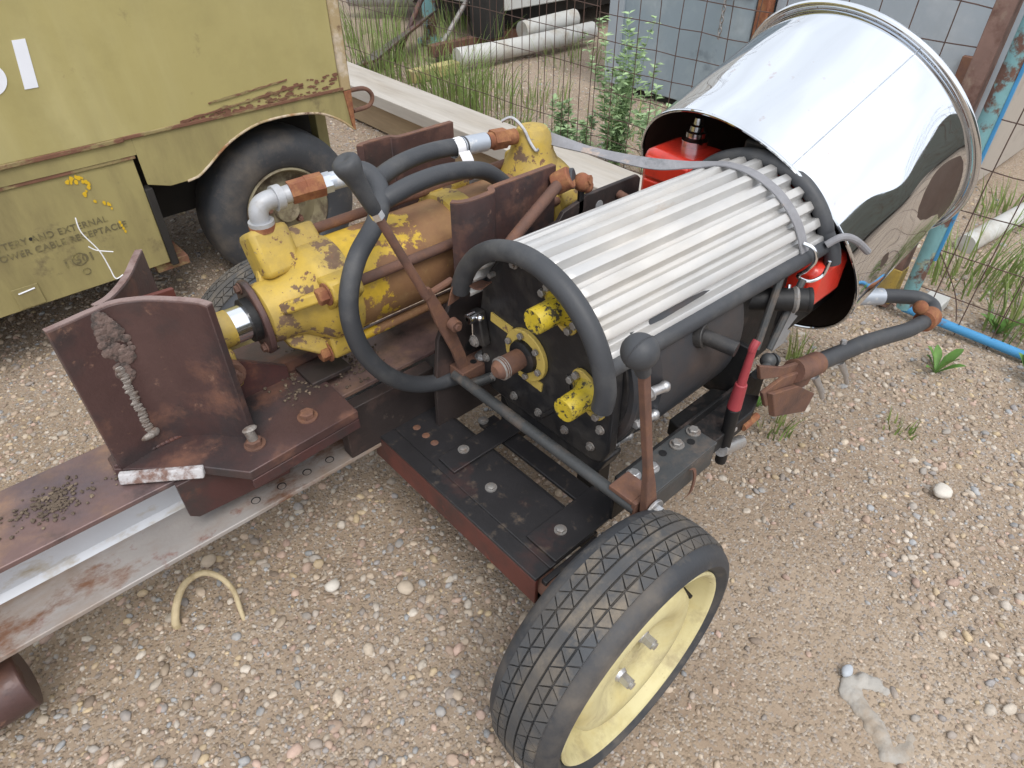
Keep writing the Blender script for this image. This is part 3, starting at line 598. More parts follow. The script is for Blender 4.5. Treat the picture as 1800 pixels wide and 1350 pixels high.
# --- hoses
HR = .0195
def hose(pts, name='hydraulic_hose', r=HR): m = MB(); m.tube(pts, r, 14, 9); part(m, name, 'rubber', LS, ang=60)
hose([(.640, 1.203, .929), (.668, 1.19, .928), (.676, 1.16, .915), (.66, 1.12, .893), (.61, 1.075, .868), (.545, 1.04, .838), (.505, 1.02, .79), (.490, 1.01, .73), (.500, 1.005, .655), (.535, 1.0, .582), (.590, 1.0, .52), (.650, .995, .487), (.712, .985, .478), (.74, .98, .480)])
hose([(.950, 1.212, .904), (.90, 1.212, .912), (.83, 1.21, .916), (.76, 1.20, .914), (.70, 1.185, .905), (.660, 1.165, .895), (.645, 1.14, .888), (.655, 1.12, .887), (.685, 1.115, .895), (.74, 1.118, .902), (.82, 1.125, .900), (.90, 1.135, .884), (.97, 1.145, .855), (1.03, 1.14, .80), (1.06, 1.11, .74)])

# --- log cradle plates beside the cylinder
def cradle(line, z0, z1):
    m = MB(); m.sheet([(x, y, z0) for x, y in line], (0, 0, z1 - z0), .016); part(m, 'cradle_plate', 'plate', bevel=.0015, ang=25)
    e = MB(); e.sheet([(x, y, z1 + .0003) for x, y in line], (0, 0, .002), .0146); part(e, 'cradle_plate_edge', 'rust', ang=25)
cradle(curve([(.772, 1.035), (.783, 1.022), (.81, 1.014), (.85, 1.014)], 5)[:-1] + curve([(.85, 1.014), (.868, 1.018), (.876, 1.030), (.895, 1.034), (.96, 1.034), (1.07, 1.034)], 4), .44, .880)
cradle(curve([(.785, 1.40), (.80, 1.41), (.86, 1.412)], 5)[:-1] + curve([(.86, 1.412), (.878, 1.408), (.886, 1.396), (.905, 1.392), (.98, 1.392), (1.055, 1.392)], 4), .44, .893)
# bracing tube to the cylinder and small hardware at its end
m = MB(); m.tube([(.84, .952, .765), (.88, .965, .785), (1.045, 1.00, .845), (1.075, 1.005, .855)], .0135, 14, 4); part(m, 'brace_tube', 'rust')
m = MB(); m.cyl((1.060, 1.02, .84), (1.082, .99, .862), .026, seg=18); part(m, 'brace_knuckle', 'orange_rust', bevel=.003)
m = MB(); m.cyl((1.085, 1.018, .846), (1.100, .995, .852), .024, seg=18); part(m, 'brace_bush', 'rubber', bevel=.003)
m = MB(); m.ball((1.122, .99, .838), .022, 12, 8); m.ball((1.135, .985, .826), .016, 10, 7); m.cyl((1.12, 1.0, .84), (1.13, .97, .848), .011, seg=8); part(m, 'lump_of_fittings', 'orange_rust')
m = MB(); m.span((1.112, .985, .735), (1.128, .993, .83)); part(m, 'hanger_strip', 'dark', bevel=.001)

# --- side plate between beam and gearbox
Y0, Y1 = .985, .997
sp = MB()
prof = [(.655, .345), (1.34, .345), (1.34, .790), (1.328, .800), (1.135, .803), (1.125, .797), (1.06, .783), (1.045, .765), (.80, .735), (.72, .688), (.675, .60), (.66, .48)]
sp.prism([(x, Y0, z) for x, z in prof], (0, Y1 - Y0, 0)); part(sp, 'side_plate', 'black_plate', bevel=.002)
sp = MB(); sp.cyl((1.255, Y0 - .002, .772), (1.255, .90, .760), .011, seg=12); part(sp, 'stay_rod', 'rust')
for x, z in ((1.185, .763), (.762, .545), (.79, .43)):
    h = MB(); h.cyl((x, Y0 - .0012, z), (x, Y0 + .004, z), .013, seg=18); part(h, 'bolt_hole', 'dark' if x < 1 else 'elbow')
sp = MB(); sp.prism([(1.10, Y0 - .0035, .700), (1.135, Y0 - .0035, .705), (1.14, Y0 - .0035, .745), (1.105, Y0 - .0035, .745)], (0, .003, 0)); part(sp, 'hook_tab', 'dull_zinc', bevel=.001)
sp = MB(); sp.span((.45, 1.05, .336), (.70, 1.085, .477)); part(sp, 'frame_gusset', 'black_plate', bevel=.002)

# --- valve lever (left) and clutch lever (right)
LV = bpy.data.objects.new('valve_lever', None); COL.objects.link(LV); LV.location = (.70, .965, .50); attach(LV, LS)
m = MB(); m.cyl((.556, .972, .950), (.640, .960, .742), .0085, .0095, seg=12); part(m, 'rod', 'rust', LV)
dv = (Vector((.735, .958, .50)) - Vector((.640, .960, .742))); m = MB()
m.prism([(.632, .958, .762), (.650, .958, .760), (.690, .954, .672), (.725, .952, .560), (.738, .952, .505), (.712, .952, .495), (.690, .952, .58), (.655, .954, .67)], (0, .010, 0)); part(m, 'lever_blade', 'rust', LV, bevel=.0015)
m = MB(); dd = Vector((.556, .972, .950)) - Vector((.640, .960, .742)); dd.normalize(); p0 = Vector((.556, .972, .950))
d, u, w_ = frame_of(dd)
prof = [(.0, -.002), (.011, -.002), (.0135, .004), (.0145, .03), (.0165, .058), (.019, .076), (.0235, .090), (.0245, .098), (.0235, .106), (.017, .111), (.010, .110), (.0, .107)]
m.lathe(prof, p0, dd, 28); part(m, 'handle_grip', 'rubber', LV, ang=60)
m = MB(); m.cyl(p0 - dd * .016, p0 - dd * .002, .0125, seg=6); part(m, 'collar_nut', 'chrome', LV)
m = MB(); m.cyl((.690, .95, .662), (.690, .93, .660), .014, seg=14); m.cyl((.690, .931, .660), (.690, .924, .660), .008, seg=12); part(m, 'pivot_bolt', 'rust', LV, bevel=.001)
m = MB(); m.cyl((.700, .43, .505), (.700, .965, .505), .0125, seg=18); part(m, 'rocker_rod', 'rail')
# bracket block at the left end of the rod
m = MB(); m.span((.700, .935, .490), (.812, .984, .523)); part(m, 'rod_bracket', 'rust', bevel=.002)
m = MB(); m.hexbolt((.775, .955, .524), (0, 0, 1), .013, .010); part(m, 'bolt', 'zinc')
m = MB(); m.lathe([(.008, 0), (.008, -.004), (0, -.004)], (.748, .955, .5236), (0, 0, 1), 14); m.cyl((.748, .955, .5230), (.748, .955, .5238), .008, seg=14); part(m, 'bolt_hole', 'dark')
m = MB(); m.cyl((.715, .925, .492), (.80, .90, .497), .012, seg=14); part(m, 'stop_pin', 'rail', bevel=.002)

RL = bpy.data.objects.new('clutch_lever', None); COL.objects.link(RL); RL.location = (.72, .41, .50); attach(RL, LS)
m = MB(); m.prism([(.628, .414, .885), (.644, .414, .882), (.700, .412, .640), (.718, .410, .580), (.735, .406, .50), (.720, .406, .482), (.698, .406, .49), (.690, .412, .62)], (0, .014, 0)); part(m, 'rod', 'rust', RL, bevel=.002)
m = MB(); m.ball((.622, .421, .912), .0275, 28, 18, (1, 1, .97)); m.cyl((.622, .421, .905), (.636, .419, .868), .0150, .0115, seg=20); m.lathe([(.0270, -.0014), (.0283, 0), (.0270, .0014)], (.622, .421, .912), (.0, 1, .25), 28); part(m, 'ball_knob', 'rubber', RL)
m = MB(); m.cyl((.716, .405, .512), (.716, .399, .512), .024, seg=28); m.cyl((.716, .399, .512), (.716, .388, .512), .016, seg=6); part(m, 'pivot_nut', 'zinc', RL, bevel=.001)
m = MB(); m.cyl((.716, .39, .512), (.716, .372, .512), .009, seg=12); part(m, 'pivot_stud', 'orange_rust', RL)
m = MB(); m.span((.690, .425, .455), (.745, .435, .528)); m.span((.690, .435, .518), (.745, .49, .528)); part(m, 'lever_bracket', 'rust', bevel=.0015)

# --- engine rails
for yy, sg in ((.436, 1), ):
    m = MB(); m.span((.715, yy, .482), (.975, yy + .075, .490)); m.span((.735, yy, .425), (.97, yy + .007, .4815)); part(m, 'engine_rail', 'rail', bevel=.0015)
m = MB(); m.span((.745, .511, .36), (1.30, .518, .4895)); part(m, 'rail_web', 'dark', bevel=.001)
for x, y, mat_ in ((.773, .494, 'zinc'), (.815, .482, 'zinc'), (.905, .488, 'dull_zinc'), (.962, .488, 'dull_zinc')):
    m = MB(); m.hexbolt((x, y, .4905), (0, 0, 1), .0115, .009, washer=True); part(m, 'bolt', mat_)
for x, y in ((.865, .493), (.935, .474), (.752, .470)):
    m = MB(); m.cyl((x, y, .4898), (x, y, .4912), .0085, seg=16); part(m, 'bolt_hole', 'dark')
m = MB(); m.sheet(curve([(.868, .430, .487), (.880, .428, .480), (.884, .424, .455), (.882, .424, .415), (.870, .426, .405)], 5), (.008, 0, .0), .003); part(m, 'wire_clip', 'rust')
m = MB(); m.prism([(.95, .45, .425), (1.14, .45, .425), (1.20, .47, .425), (1.14, .56, .425), (.98, .56, .425)], (0, 0, .042)); part(m, 'rail_end_plate', 'dark', bevel=.003)
for y in (.60, .86):
    m = MB(); m.span((.80, y, .300), (.84, y + .06, .44)); part(m, 'gearbox_foot', 'dark', bevel=.002)

# --- gearbox
GB = bpy.data.objects.new('gearbox', None); COL.objects.link(GB); GB.location = (.75, .745, .45); attach(GB, LS)
GY, GZ = .752, .632; XF = .765
hsg = MB()
outl = [(.60, .458), (.885, .458)] + [(.897 + .05 * sin(radians(k)), .508 - .05 * cos(radians(k))) for k in (15, 45, 75)] + [(.947, .60), (.945, .67)]
outl += [(GY + .190 * cos(radians(k)), .672 + .190 * sin(radians(k))) for k in range(6, 176, 6)] + [(.560, .655), (.556, .51), (.570, .47)]
hsg.prism([(XF, y, z) for y, z in outl], (.028, 0, 0)); part(hsg, 'front_cover', 'black', GB, bevel=.005)
hsg = MB(); low = [(.57, .465), (.585, .42), (.63, .395), (.70, .385), (.80, .39), (.87, .415), (.91, .465)]
hsg.prism([(XF + .014, y, z) for y, z in low], (.06, 0, 0)); part(hsg, 'sump', 'black', GB, bevel=.008)
hsg = MB(); hsg.lathe([(.19, XF + .028), (.202, XF + .03), (.205, XF + .05), (.195, XF + .09), (.19, XF + .10)], (0, GY, GZ), (1, 0, 0), 56); part(hsg, 'housing', 'black', GB)
for a, r in ((200, .1), (250, .12)):
    hsg = MB(); hsg.box((XF - .002, GY + r * cos(radians(a)) * .9, GZ + r * sin(radians(a))), (.005, .09, .010), Matrix.Rotation(radians(a + 60), 3, 'X')); part(hsg, 'cover_rib', 'black', GB, bevel=.002)
spots = [(.600, .500), (.673, .495), (.752, .492), (.831, .490), (.905, .50), (.925, .545)] + [(GY + .172 * cos(radians(k)), .672 + .172 * sin(radians(k))) for k in (62, 150)] + [(.580, .56)]
for y, z in spots:
    m = MB(); p = Vector((XF - .001, y, z)); m.cyl(p, p - Vector((.003, 0, 0)), .0105, seg=16); m.cyl(p - Vector((.002, 0, 0)), p - Vector((.009, 0, 0)), .0068, seg=6); part(m, 'cover_bolt', 'dull_zinc', GB)
# main shaft with flange
sy, sz = .791, .629
m = MB(); m.lathe([(.036, XF - .011), (.058, XF - .011), (.060, XF - .009), (.060, XF - .001)], (0, sy, sz), (1, 0, 0), 40); part(m, 'shaft_flange', 'pale_yellow', GB)
m = MB(); m.lathe([(.0, XF - .024), (.030, XF - .024), (.036, XF - .020), (.038, XF - .011), (.036, XF - .006)], (0, sy, sz), (1, 0, 0), 32); part(m, 'shaft_seal', 'dark', GB)
for i in range(6):
    a = radians(20 + 60 * i); m = MB(); m.hexbolt((XF - .011, sy + .048 * cos(a), sz + .048 * sin(a)), (-1, 0, 0), .0075, .007, washer=False); part(m, 'flange_bolt', 'dull_zinc', GB)
m = MB(); m.lathe([(.0, XF - .092), (.012, XF - .092), (.0175, XF - .087), (.0195, XF - .082), (.0235, XF - .078), (.0220, XF - .02)], (0, sy, sz), (1, 0, 0), 28); part(m, 'output_shaft', 'rust', GB)
m = MB()
for k in range(3): m.lathe([(.0215, XF - .0805 + k * .005), (.0250, XF - .078 + k * .005), (.0215, XF - .0755 + k * .005)], (0, sy, sz), (1, 0, 0), 28)
part(m, 'shaft_thread', 'dull_zinc', GB)
# masked strip of yellow paint across the cover
for (y0, z0, y1, z1) in ((.905, .667, .838, .661), (.815, .571, .745, .565)):
    m = MB(); dv = Vector((0, y1 - y0, z1 - z0)); q = dv.normalized().cross(Vector((1, 0, 0))) * .011; a = Vector((XF - .0035, y0, z0))
    m.prism([a + q, a + dv + q, a + dv - q, a - q], (.004, 0, 0)); part(m, 'yellow_strip', 'pale_yellow', GB)
# two yellow stub shafts
for (y, z, ln, f) in ((.700, .790, .066, 1), (.615, .632, .064, 1)):
    m = MB()
    pl = []
    for i in range(36):
        a = 2 * pi * i / 36; r = .034 + .022 * abs(cos(a - radians(30))) ** 4
        pl.append(Vector((XF - .010, y + r * cos(a + radians(20)), z + r * sin(a + radians(20)))))
    m.prism(pl, (.009, 0, 0)); part(m, 'stub_flange', 'pale_yellow', GB, bevel=.0015)
    m = MB(); m.lathe([(.0, XF - .012 - ln), (.0235, XF - .012 - ln), (.0250, XF - .010 - ln), (.0250, XF - .03), (.028, XF - .018), (.037, XF - .010)], (0, y, z), (1, 0, 0), 32); part(m, 'stub_shaft', 'stub_yellow', GB, ang=50)
    for a in (50, 230, 20, 200):
        m = MB(); q = radians(a); m.hexbolt((XF - .010, y + .045 * cos(q), z + .045 * sin(q)), (-1, 0, 0), .0085, .008, washer=False); part(m, 'flange_bolt', 'dull_zinc', GB)
# little valve block on the upper left of the cover
m = MB(); m.box((XF - .012, .930, .630), (.022, .030, .085), Matrix.Rotation(radians(-12), 3, 'X')); part(m, 'valve_block', 'black', GB, bevel=.004)
m = MB(); m.lathe([(.005, -.02), (.012, -.02), (.013, -.016), (.013, .0)], (XF - .022, .938, .660), (1, 0, 0), 16); part(m, 'breather', 'chrome', GB)
m = MB(); m.hexbolt((XF - .022, .939, .594), (-1, 0, 0), .011, .008); part(m, 'valve_bolt', 'dull_zinc', GB)
m = MB(); m.cyl((XF - .024, .943, .652), (XF - .024, .943, .608), .0022, seg=6); m.ball((XF - .024, .915, .668), .009, 10, 6); part(m, 'valve_wire', 'chrome', GB)
for y, z in ((.895, .775), (.80, .838)):
    m = MB(); m.cyl((XF, y, z), (XF - .014, y, z), .006, seg=8); part(m, 'cover_stud', 'dull_zinc', GB)
# drum-shaped body behind the gearbox with its collar
m = MB(); m.lathe([(.10, .80), (.212, .80), (.218, .806), (.218, .842), (.208, .850), (.205, .853), (.225, .870), (.228, .90), (.228, 1.135), (.222, 1.152), (.0, 1.155)], (0, .750, .625), (1, 0, 0), 72); part(m, 'generator_body', 'black_tank', GB, ang=40)
m = MB(); m.lathe([(.206, .815), (.2215, .817), (.2215, .834), (.206, .836)], (0, .750, .625), (1, 0, 0), 72); part(m, 'clamp_band', 'rail', GB)
for z, y in ((.655, .524), (.575, .536), (.48, .588)):
    m = MB(); m.cyl((.825, y, z), (.860, y - .008, z), .010, seg=12); m.hexbolt((.826, y, z), (-1, 0, 0), .012, .014); m.ball((.862, y - .008, z), .012, 10, 7); part(m, 'clamp_bolt', 'zinc', GB)
m = MB(); m.cyl((.985, .545, .700), (.990, .525, .705), .024, seg=20); m.cyl((.990, .53, .704), (1.005, .462, .700), .0155, seg=18); part(m, 'drain_plug', 'black', GB, bevel=.002)

# --- engine and its parts, half hidden by the drum
EN = bpy.data.objects.new('engine', None); COL.objects.link(EN); EN.location = (1.5, .75, .40); attach(EN, LS)
m = MB(); m.span((1.17, .56, .44), (1.40, .93, .72)); part(m, 'bell_housing', 'dark', EN, bevel=.02)
m = MB(); m.span((1.42, .57, .44), (1.78, .93, .74)); part(m, 'crankcase', 'dark', EN, bevel=.02)
m = MB(); m.lathe([(.0, 1.60), (.16, 1.60), (.17, 1.61), (.17, 1.74), (.14, 1.78), (0, 1.78)], (0, .78, .66), (1, 0, 0), 40); part(m, 'fan_shroud', 'red', EN, bevel=.004)
m = MB(); m.span((1.40, .50, .585), (1.56, .60, .70)); part(m, 'air_box', 'red', EN, bevel=.02)
m = MB(); m.span((1.16, .560, .50), (1.20, .62, .575)); part(m, 'starter_flange', 'red', EN, bevel=.01)
# fuel tank
tk = bpy.data.objects.new('fuel_tank', None); COL.objects.link(tk); tk.location = (1.52, .93, .70); attach(tk, EN)
EN_T = EN
m = MB(); m.span((1.445, .900, .60), (1.605, 1.068, .820)); t_ = part(m, 'fuel_tank', 'red', EN, bevel=.022); bpy.data.objects.remove(tk)
m = MB()
for z0, z1 in ((.625, .680), (.686, .742), (.748, .804)):
    m.span((1.440, .916, z0), (1.452, 1.052, z1))
part(m, 'tank_panel', 'red', EN, bevel=.005)
m = MB(); cx_, cy_ = 1.56, .985; m.lathe([(.036, .818), (.036, .836), (.031, .840), (.027, .844), (.027, .856), (.020, .860), (.019, .872), (.013, .876), (.011, .892), (.0, .894)], (cx_, cy_, 0), (0, 0, 1), 28); part(m, 'filler_cap', 'chrome', EN)
m = MB(); m.tube([(1.50, .89, .80), (1.49, .855, .84), (1.47, .835, .845), (1.46, .83, .81)], .0045, 8); part(m, 'fuel_line', 'rubber', EN)
m = MB(); m.span((1.48, .70, .84), (1.55, .80, .905)); part(m, 'air_cleaner', 'dark', EN, bevel=.008)
# exhaust stub, struts, bracket
m = MB(); m.cyl((1.22, .60, .66), (1.315, .480, .672), .026, seg=22, cap=False); m.lathe([(.026, 0), (.028, .004), (.028, .010), (.020, .010), (.019, -.03), (.0, -.03)], (1.315, .48, .672), (.095, -.12, .012), 22); part(m, 'exhaust_stub', 'dark', EN)
m = MB(); m.lathe([(.0265, -.006), (.0305, 0), (.0265, .006)], (1.300, .499, .670), (.095, -.12, .012), 22); part(m, 'exhaust_clamp', 'dull_zinc', EN)
for a, b_ in (((1.19, .505, .585), (1.27, .53, .74)), ((1.235, .495, .568), (1.34, .51, .70))):
    m = MB(); m.cyl(a, b_, .0085, seg=10); part(m, 'strut', 'rail', EN)
m = MB(); m.prism([(1.42, .56, .43), (1.48, .56, .43), (1.50, .56, .46), (1.475, .56, .475), (1.515, .56, .50), (1.49, .56, .515), (1.52, .56, .55), (1.45, .56, .575), (1.43, .56, .52)], (0, .004, 0)); part(m, 'torn_shield', 'elbow', EN, bevel=.001)
# wire clips and strap hooks region below the cover
m = MB(); m.span((1.16, .50, .44), (1.175, .60, .60)); part(m, 'engine_bracket', 'dark', EN, bevel=.002)
m = MB(); m.cyl((1.14, .468, .56), (1.215, .470, .562), .010, seg=12); m.hexbolt((1.215, .470, .562), (1, -.3, 0), .012, .010); m.ball((1.20, .475, .565), .018, 12, 8); part(m, 'linkage_joint', 'rail', EN)
m = MB(); m.tube([(1.06, .452, .70), (1.052, .452, .69), (1.05, .452, .68)], .0085, 10, 3); m.cyl((1.052, .452, .69), (1.045, .452, .60), .0075, .0095, seg=12); part(m, 'choke_rod', 'red_grip', EN)
m = MB(); m.cyl((1.045, .452, .60), (1.042, .452, .535), .0125, .0150, seg=14); part(m, 'choke_grip', 'red_grip', EN, bevel=.002)
m = MB(); m.cyl((1.042, .452, .535), (1.046, .450, .372), .0145, .0125, seg=14); part(m, 'choke_tube', 'dark', EN, bevel=.002)
m = MB(); m.cyl((1.085, .470, .56), (1.075, .466, .455), .010, .007, seg=10); part(m, 'link_rod', 'rail', EN)
m = MB(); m.cyl((1.065, .462, .452), (1.09, .462, .448), .009, seg=8); m.ball((1.078, .458, .450), .011, 10, 7); part(m, 'link_end', 'zinc', EN)
m = MB(); m.cyl((1.03, .449, .420), (1.135, .455, .372), .0155, .0155, seg=16); m.cyl((1.112, .453, .382), (1.145, .456, .368), .012, .006, seg=10); part(m, 'spark_plug', 'zinc', EN)
m = MB(); m.cyl((1.11, .449, .436), (1.17, .450, .435), .009, seg=10); part(m, 'rust_rod', 'orange_rust', EN)

# --- tow bar: rusty bracket, black tube with a clamp, bent back
TB = bpy.data.objects.new('tow_bar', None); COL.objects.link(TB); TB.location = (1.4, .48, .40); attach(TB, LS)
m = MB(); m.prism([(1.11, .452, .610), (1.135, .452, .560), (1.30, .452, .480), (1.34, .452, .500), (1.245, .452, .535)], (.0, .010, 0)); part(m, 'bracket_arm', 'rust', TB, bevel=.002)
m = MB(); m.prism([(1.165, .450, .505), (1.24, .444, .512), (1.42, .440, .455), (1.40, .440, .405), (1.20, .448, .445)], (0, .010, 0)); part(m, 'bracket_plate', 'rust', TB, bevel=.002)
m = MB(); m.prism([(1.180, .449, .500), (1.30, .441, .462), (1.42, .438, .372), (1.405, .440, .318), (1.235, .449, .398)], (.01, -.012, -.004)); part(m, 'bracket_foot', 'rust', TB, bevel=.002)
m = MB(); m.tube([(1.315, .455, .486), (1.36, .450, .472), (1.42, .444, .462)], .0285, 18, 4); part(m, 'socket', 'rust', TB)
m = MB(); m.tube([(1.41, .445, .464), (1.55, .437, .430), (1.68, .425, .405), (1.80, .408, .380), (1.92, .392, .352), (2.02, .386, .335)], .0225, 18, 6); part(m, 'tube', 'rubber', TB)
m = MB(); m.tube([(2.02, .386, .335), (2.09, .385, .330), (2.135, .405, .335), (2.13, .445, .345), (2.09, .48, .352), (2.04, .515, .36), (1.97, .56, .365), (1.90, .60, .37)], .0225, 18, 6); part(m, 'tube_hook', 'rubber', TB)
m = MB(); m.tube([(2.02, .52, .364), (1.95, .572, .367), (1.88, .615, .372)], .0262, 18, 3); part(m, 'sleeve', 'ferrule', TB)
m = MB(); m.lathe([(.022, -.03), (.032, -.028), (.033, .02), (.03, .03), (.022, .03)], (2.055, .385, .333), (1, 0, -.06), 20); m.ball((2.03, .41, .372), .022, 10, 7); m.ball((2.05, .42, .362), .014, 8, 6); part(m, 'clamp', 'orange_rust', TB)
for q in ((1.42, .45, .445), (1.56, .445, .420)):
    m = MB(); q = Vector(q); m.cyl(q + Vector((0, -.012, -.022)), q + Vector((.03, -.03, -.075)), .010, .0075, seg=12); m.cyl(q + Vector((.026, -.028, -.07)), q + Vector((.045, -.035, -.105)), .006, seg=10); m.cyl(q + Vector((-.005, -.004, -.03)), q + Vector((.004, 0, .04)), .008, seg=6); part(m, 'clamp_bolt', 'zinc', TB)

# --- corrugated engine cover with hose edging
CV = bpy.data.objects.new('engine_cover', None); COL.objects.link(CV); CV.location = (1.05, .755, .90); attach(CV, LS)
AY, AZ, AR = .753, .677, .200
m = MB(); line = []
n0, n1 = 20.0, 160; per = 11.6
a = n0
seq = [(0, .9), (.08, 1), (.36, 1), (.44, .9), (.60, -.9), (.66, -1), (.78, -1), (.84, -.9)]
while a < n1:
    for f_, s_ in seq: line.append((a + f_ * per, s_))
    a += per
def arch(a, r, x):
    t = radians(180 - a); return Vector((x, AY - .032 * (x - .735) / .715 + r * cos(t), AZ + r * sin(t)))
vs = []; n = len(line)
NX = 24
for k in range(NX + 1):
    x = .735 + (1.437 - .735) * k / NX
    for a, s_ in line:
        wob = .0009 * sin(7 * x + a * .11) + .0004 * sin(17 * x + a * .4)
        vs.append(arch(a, AR + .0090 * s_ + wob, x))
fs = [(k * n + i, k * n + i + 1, (k + 1) * n + i + 1, (k + 1) * n + i) for k in range(NX) for i in range(n - 1)]
m.add(vs, fs); cv = part(m, 'corrugated_sheet', 'galv', CV, ang=20)
sd_ = cv.modifiers.new('thickness', 'SOLIDIFY'); sd_.thickness = .0012; sd_.offset = -1
pts = [arch(a, AR + .007, .722) for a in range(5, 164, 8)]
pts = [arch(-2, AR + .006, .720) + Vector((0, .002, -.008))] + pts + [arch(166, AR + .008, .722)]
m = MB(); m.tube(pts, .0205, 16, 3); part(m, 'hose_trim', 'rubber', CV, ang=60)
pts = [arch(a, AR + .008, 1.45) for a in range(150, 28, -8)] + [(1.452, .535, .765), (1.455, .513, .735), (1.458, .502, .700)]
m = MB(); m.tube(pts, .0185, 16, 5); part(m, 'hose_trim', 'rubber', CV, ang=60)
m = MB(); m.cyl(arch(17.5, AR + .002, .735), arch(17.5, AR + .002, 1.455), .0190, seg=20); part(m, 'edge_pipe', 'rubber', CV, bevel=.004)
m = MB(); m.cyl(arch(161, AR + .002, .75), arch(161, AR + .002, 1.42), .0150, seg=16); part(m, 'edge_pipe', 'rubber', CV)
# rusty clip that holds the left end of the front hose
m = MB(); m.sheet(curve([(.690, .958, .700), (.700, .956, .735), (.712, .950, .765), (.722, .935, .752), (.728, .915, .745), (.73, .895, .752)], 5), (.035, .008, .0), .003); part(m, 'hose_clip', 'rust', CV)
m = MB(); m.cyl((.715, .975, .745), (.655, .975, .735), .0075, seg=10); part(m, 'clip_bolt', 'rust', CV)

# ================================================================== polished drum over the engine
ax = Vector((1, -.168, .553)).normalized(); dc = Vector((1.62, .835, .615)); r1, r2, DL = .380, .361, .424
DR = empty('steel_drum', tuple(dc + Vector((0, 0, -.3))), 'polished stainless drum tipped over the engine, open end facing the cover', 'drum')
m = MB()
NR, NA = 36, 192; dd_, du, dw = frame_of(ax)
def dent(t, h):
    q = .0009 * sin(3 * t + 11 * h) + .0006 * sin(7 * t - 19 * h + 1) + .0004 * sin(13 * t + 33 * h)
    for t0, h0, rt, rh, dp in ((-.10, .30, .20, .10, -.011), (-.32, .19, .16, .07, .005), (.20, .36, .22, .05, -.006), (-1.95, .12, .25, .06, -.004), (-1.75, .34, .20, .05, .003), (-.45, .38, .10, .06, -.004), (.05, .10, .25, .06, -.005)):
        e = ((t - t0) / rt) ** 2 + ((h - h0) / rh) ** 2; q += dp * math.exp(-e)
    return q * min(1, h / .05, (DL - h) / .03 + .05)
vs = []
for side in (0, 1):
    for k in range(NR + 1):
        h = DL * k / NR
        for i in range(NA):
            t = -pi + 2 * pi * i / NA; r = r1 - (r1 - r2) * h / DL + dent(t, h) - .0025 * side
            vs.append(dc + dd_ * h + r * (cos(t) * du + sin(t) * dw))
fs = []; O = (NR + 1) * NA
for side in (0, 1):
    for k in range(NR):
        for i in range(NA):
            j = (i + 1) % NA; f_ = [side * O + k * NA + i, side * O + k * NA + j, side * O + (k + 1) * NA + j, side * O + (k + 1) * NA + i]; fs.append(tuple(f_ if side == 0 else f_[::-1]))
for k in (0, NR):
    for i in range(NA):
        j = (i + 1) % NA; fs.append((k * NA + i, O + k * NA + i, O + k * NA + j, k * NA + j))
m.add(vs, fs)
part(m, 'shell', 'drum', DR, ang=60)
m = MB(); m.lathe([(r1 - .0045 - (r1 - r2) * k / 10, .006 + (DL - .02) * k / 10) for k in range(11)] + [(0, DL - .0135)], dc, ax, 96); part(m, 'inner_wall', 'drum_inside', DR)
m = MB(); q = []
for i in range(12):
    a = 2 * pi * i / 12; q.append((r2 + .010 + .0085 * cos(a), DL + .004 + .0085 * sin(a)))
m.lathe(q, dc, ax, 128, close=True); part(m, 'rolled_rim', 'drum', DR)
m = MB(); q = [(r1 - .0012 + .0042 * cos(2 * pi * i / 8), .0042 * sin(2 * pi * i / 8)) for i in range(8)]
m.lathe(q, dc, ax, 128, close=True); part(m, 'open_edge', 'drum', DR)
m = MB(); m.lathe([(0, DL - .012), (r2 - .003, DL - .012), (r2 - .003, DL - .009), (0, DL - .009)], dc, ax, 96); part(m, 'end_plate', 'drum', DR)
d, u, w_ = frame_of(ax)
ang0 = None
m = MB(); best = None
# seam on the upper side
sa = radians(-56)
pr = [dc + d * (DL * k / 8) + (r1 - (r1 - r2) * k / 8 + .0006) * (cos(sa) * u * 1 + sin(sa) * w_) for k in range(9)]
m.tube(pr, .0016, 6, 0); part(m, 'seam', 'ferrule', DR)

# ================================================================== strap from the cylinder over the cover
ST = empty('ratchet_strap', (1.3, .8, .85), 'grey webbing strap stretched from the cylinder over the corrugated cover', 'strap')
def ribbon(pts, wdir, wd, th, name, mat, parent):
    P = curve(pts, 6); m = MB(); n = len(P); vs = []; W = curve(wdir, 6) if isinstance(wdir, list) else [Vector(wdir)] * n
    for i in range(n):
        t = (P[min(i + 1, n - 1)] - P[max(i - 1, 0)]).normalized(); q = W[i].normalized(); q = (q - t * q.dot(t)).normalized(); o_ = t.cross(q)
        for s1, s2 in ((-1, -1), (1, -1), (1, 1), (-1, 1)): vs.append(P[i] + q * wd / 2 * s1 + o_ * th / 2 * s2)
    fs = [(i * 4 + k, i * 4 + (k + 1) % 4, (i + 1) * 4 + (k + 1) % 4, (i + 1) * 4 + k) for i in range(n - 1) for k in range(4)] + [(3, 2, 1, 0), ((n - 1) * 4, (n - 1) * 4 + 1, (n - 1) * 4 + 2, (n - 1) * 4 + 3)]
    m.add(vs, fs); return part(m, name, mat, parent, smooth=False)
def on_cover(a, x=1.35): return tuple(arch(a, AR + .0125, x))
ribbon([(1.175, 1.205, .885), (1.195, 1.15, .876), (1.222, 1.07, .868), (1.255, .985, .862), (1.29, .91, .860), (1.325, .85, .866), on_cover(112), on_cover(98), on_cover(80), on_cover(60), on_cover(40), on_cover(22)],
       [(.3, .3, .6), (.5, .3, .5), (.8, .3, .2), (.7, .4, .35), (.6, .4, .5), (.8, .3, .2), (1, .2, .1), (1, .1, 0), (1, 0, 0), (1, 0, 0), (1, 0, 0), (1, 0, 0)], .030, .003, 'webbing', 'strap', ST)
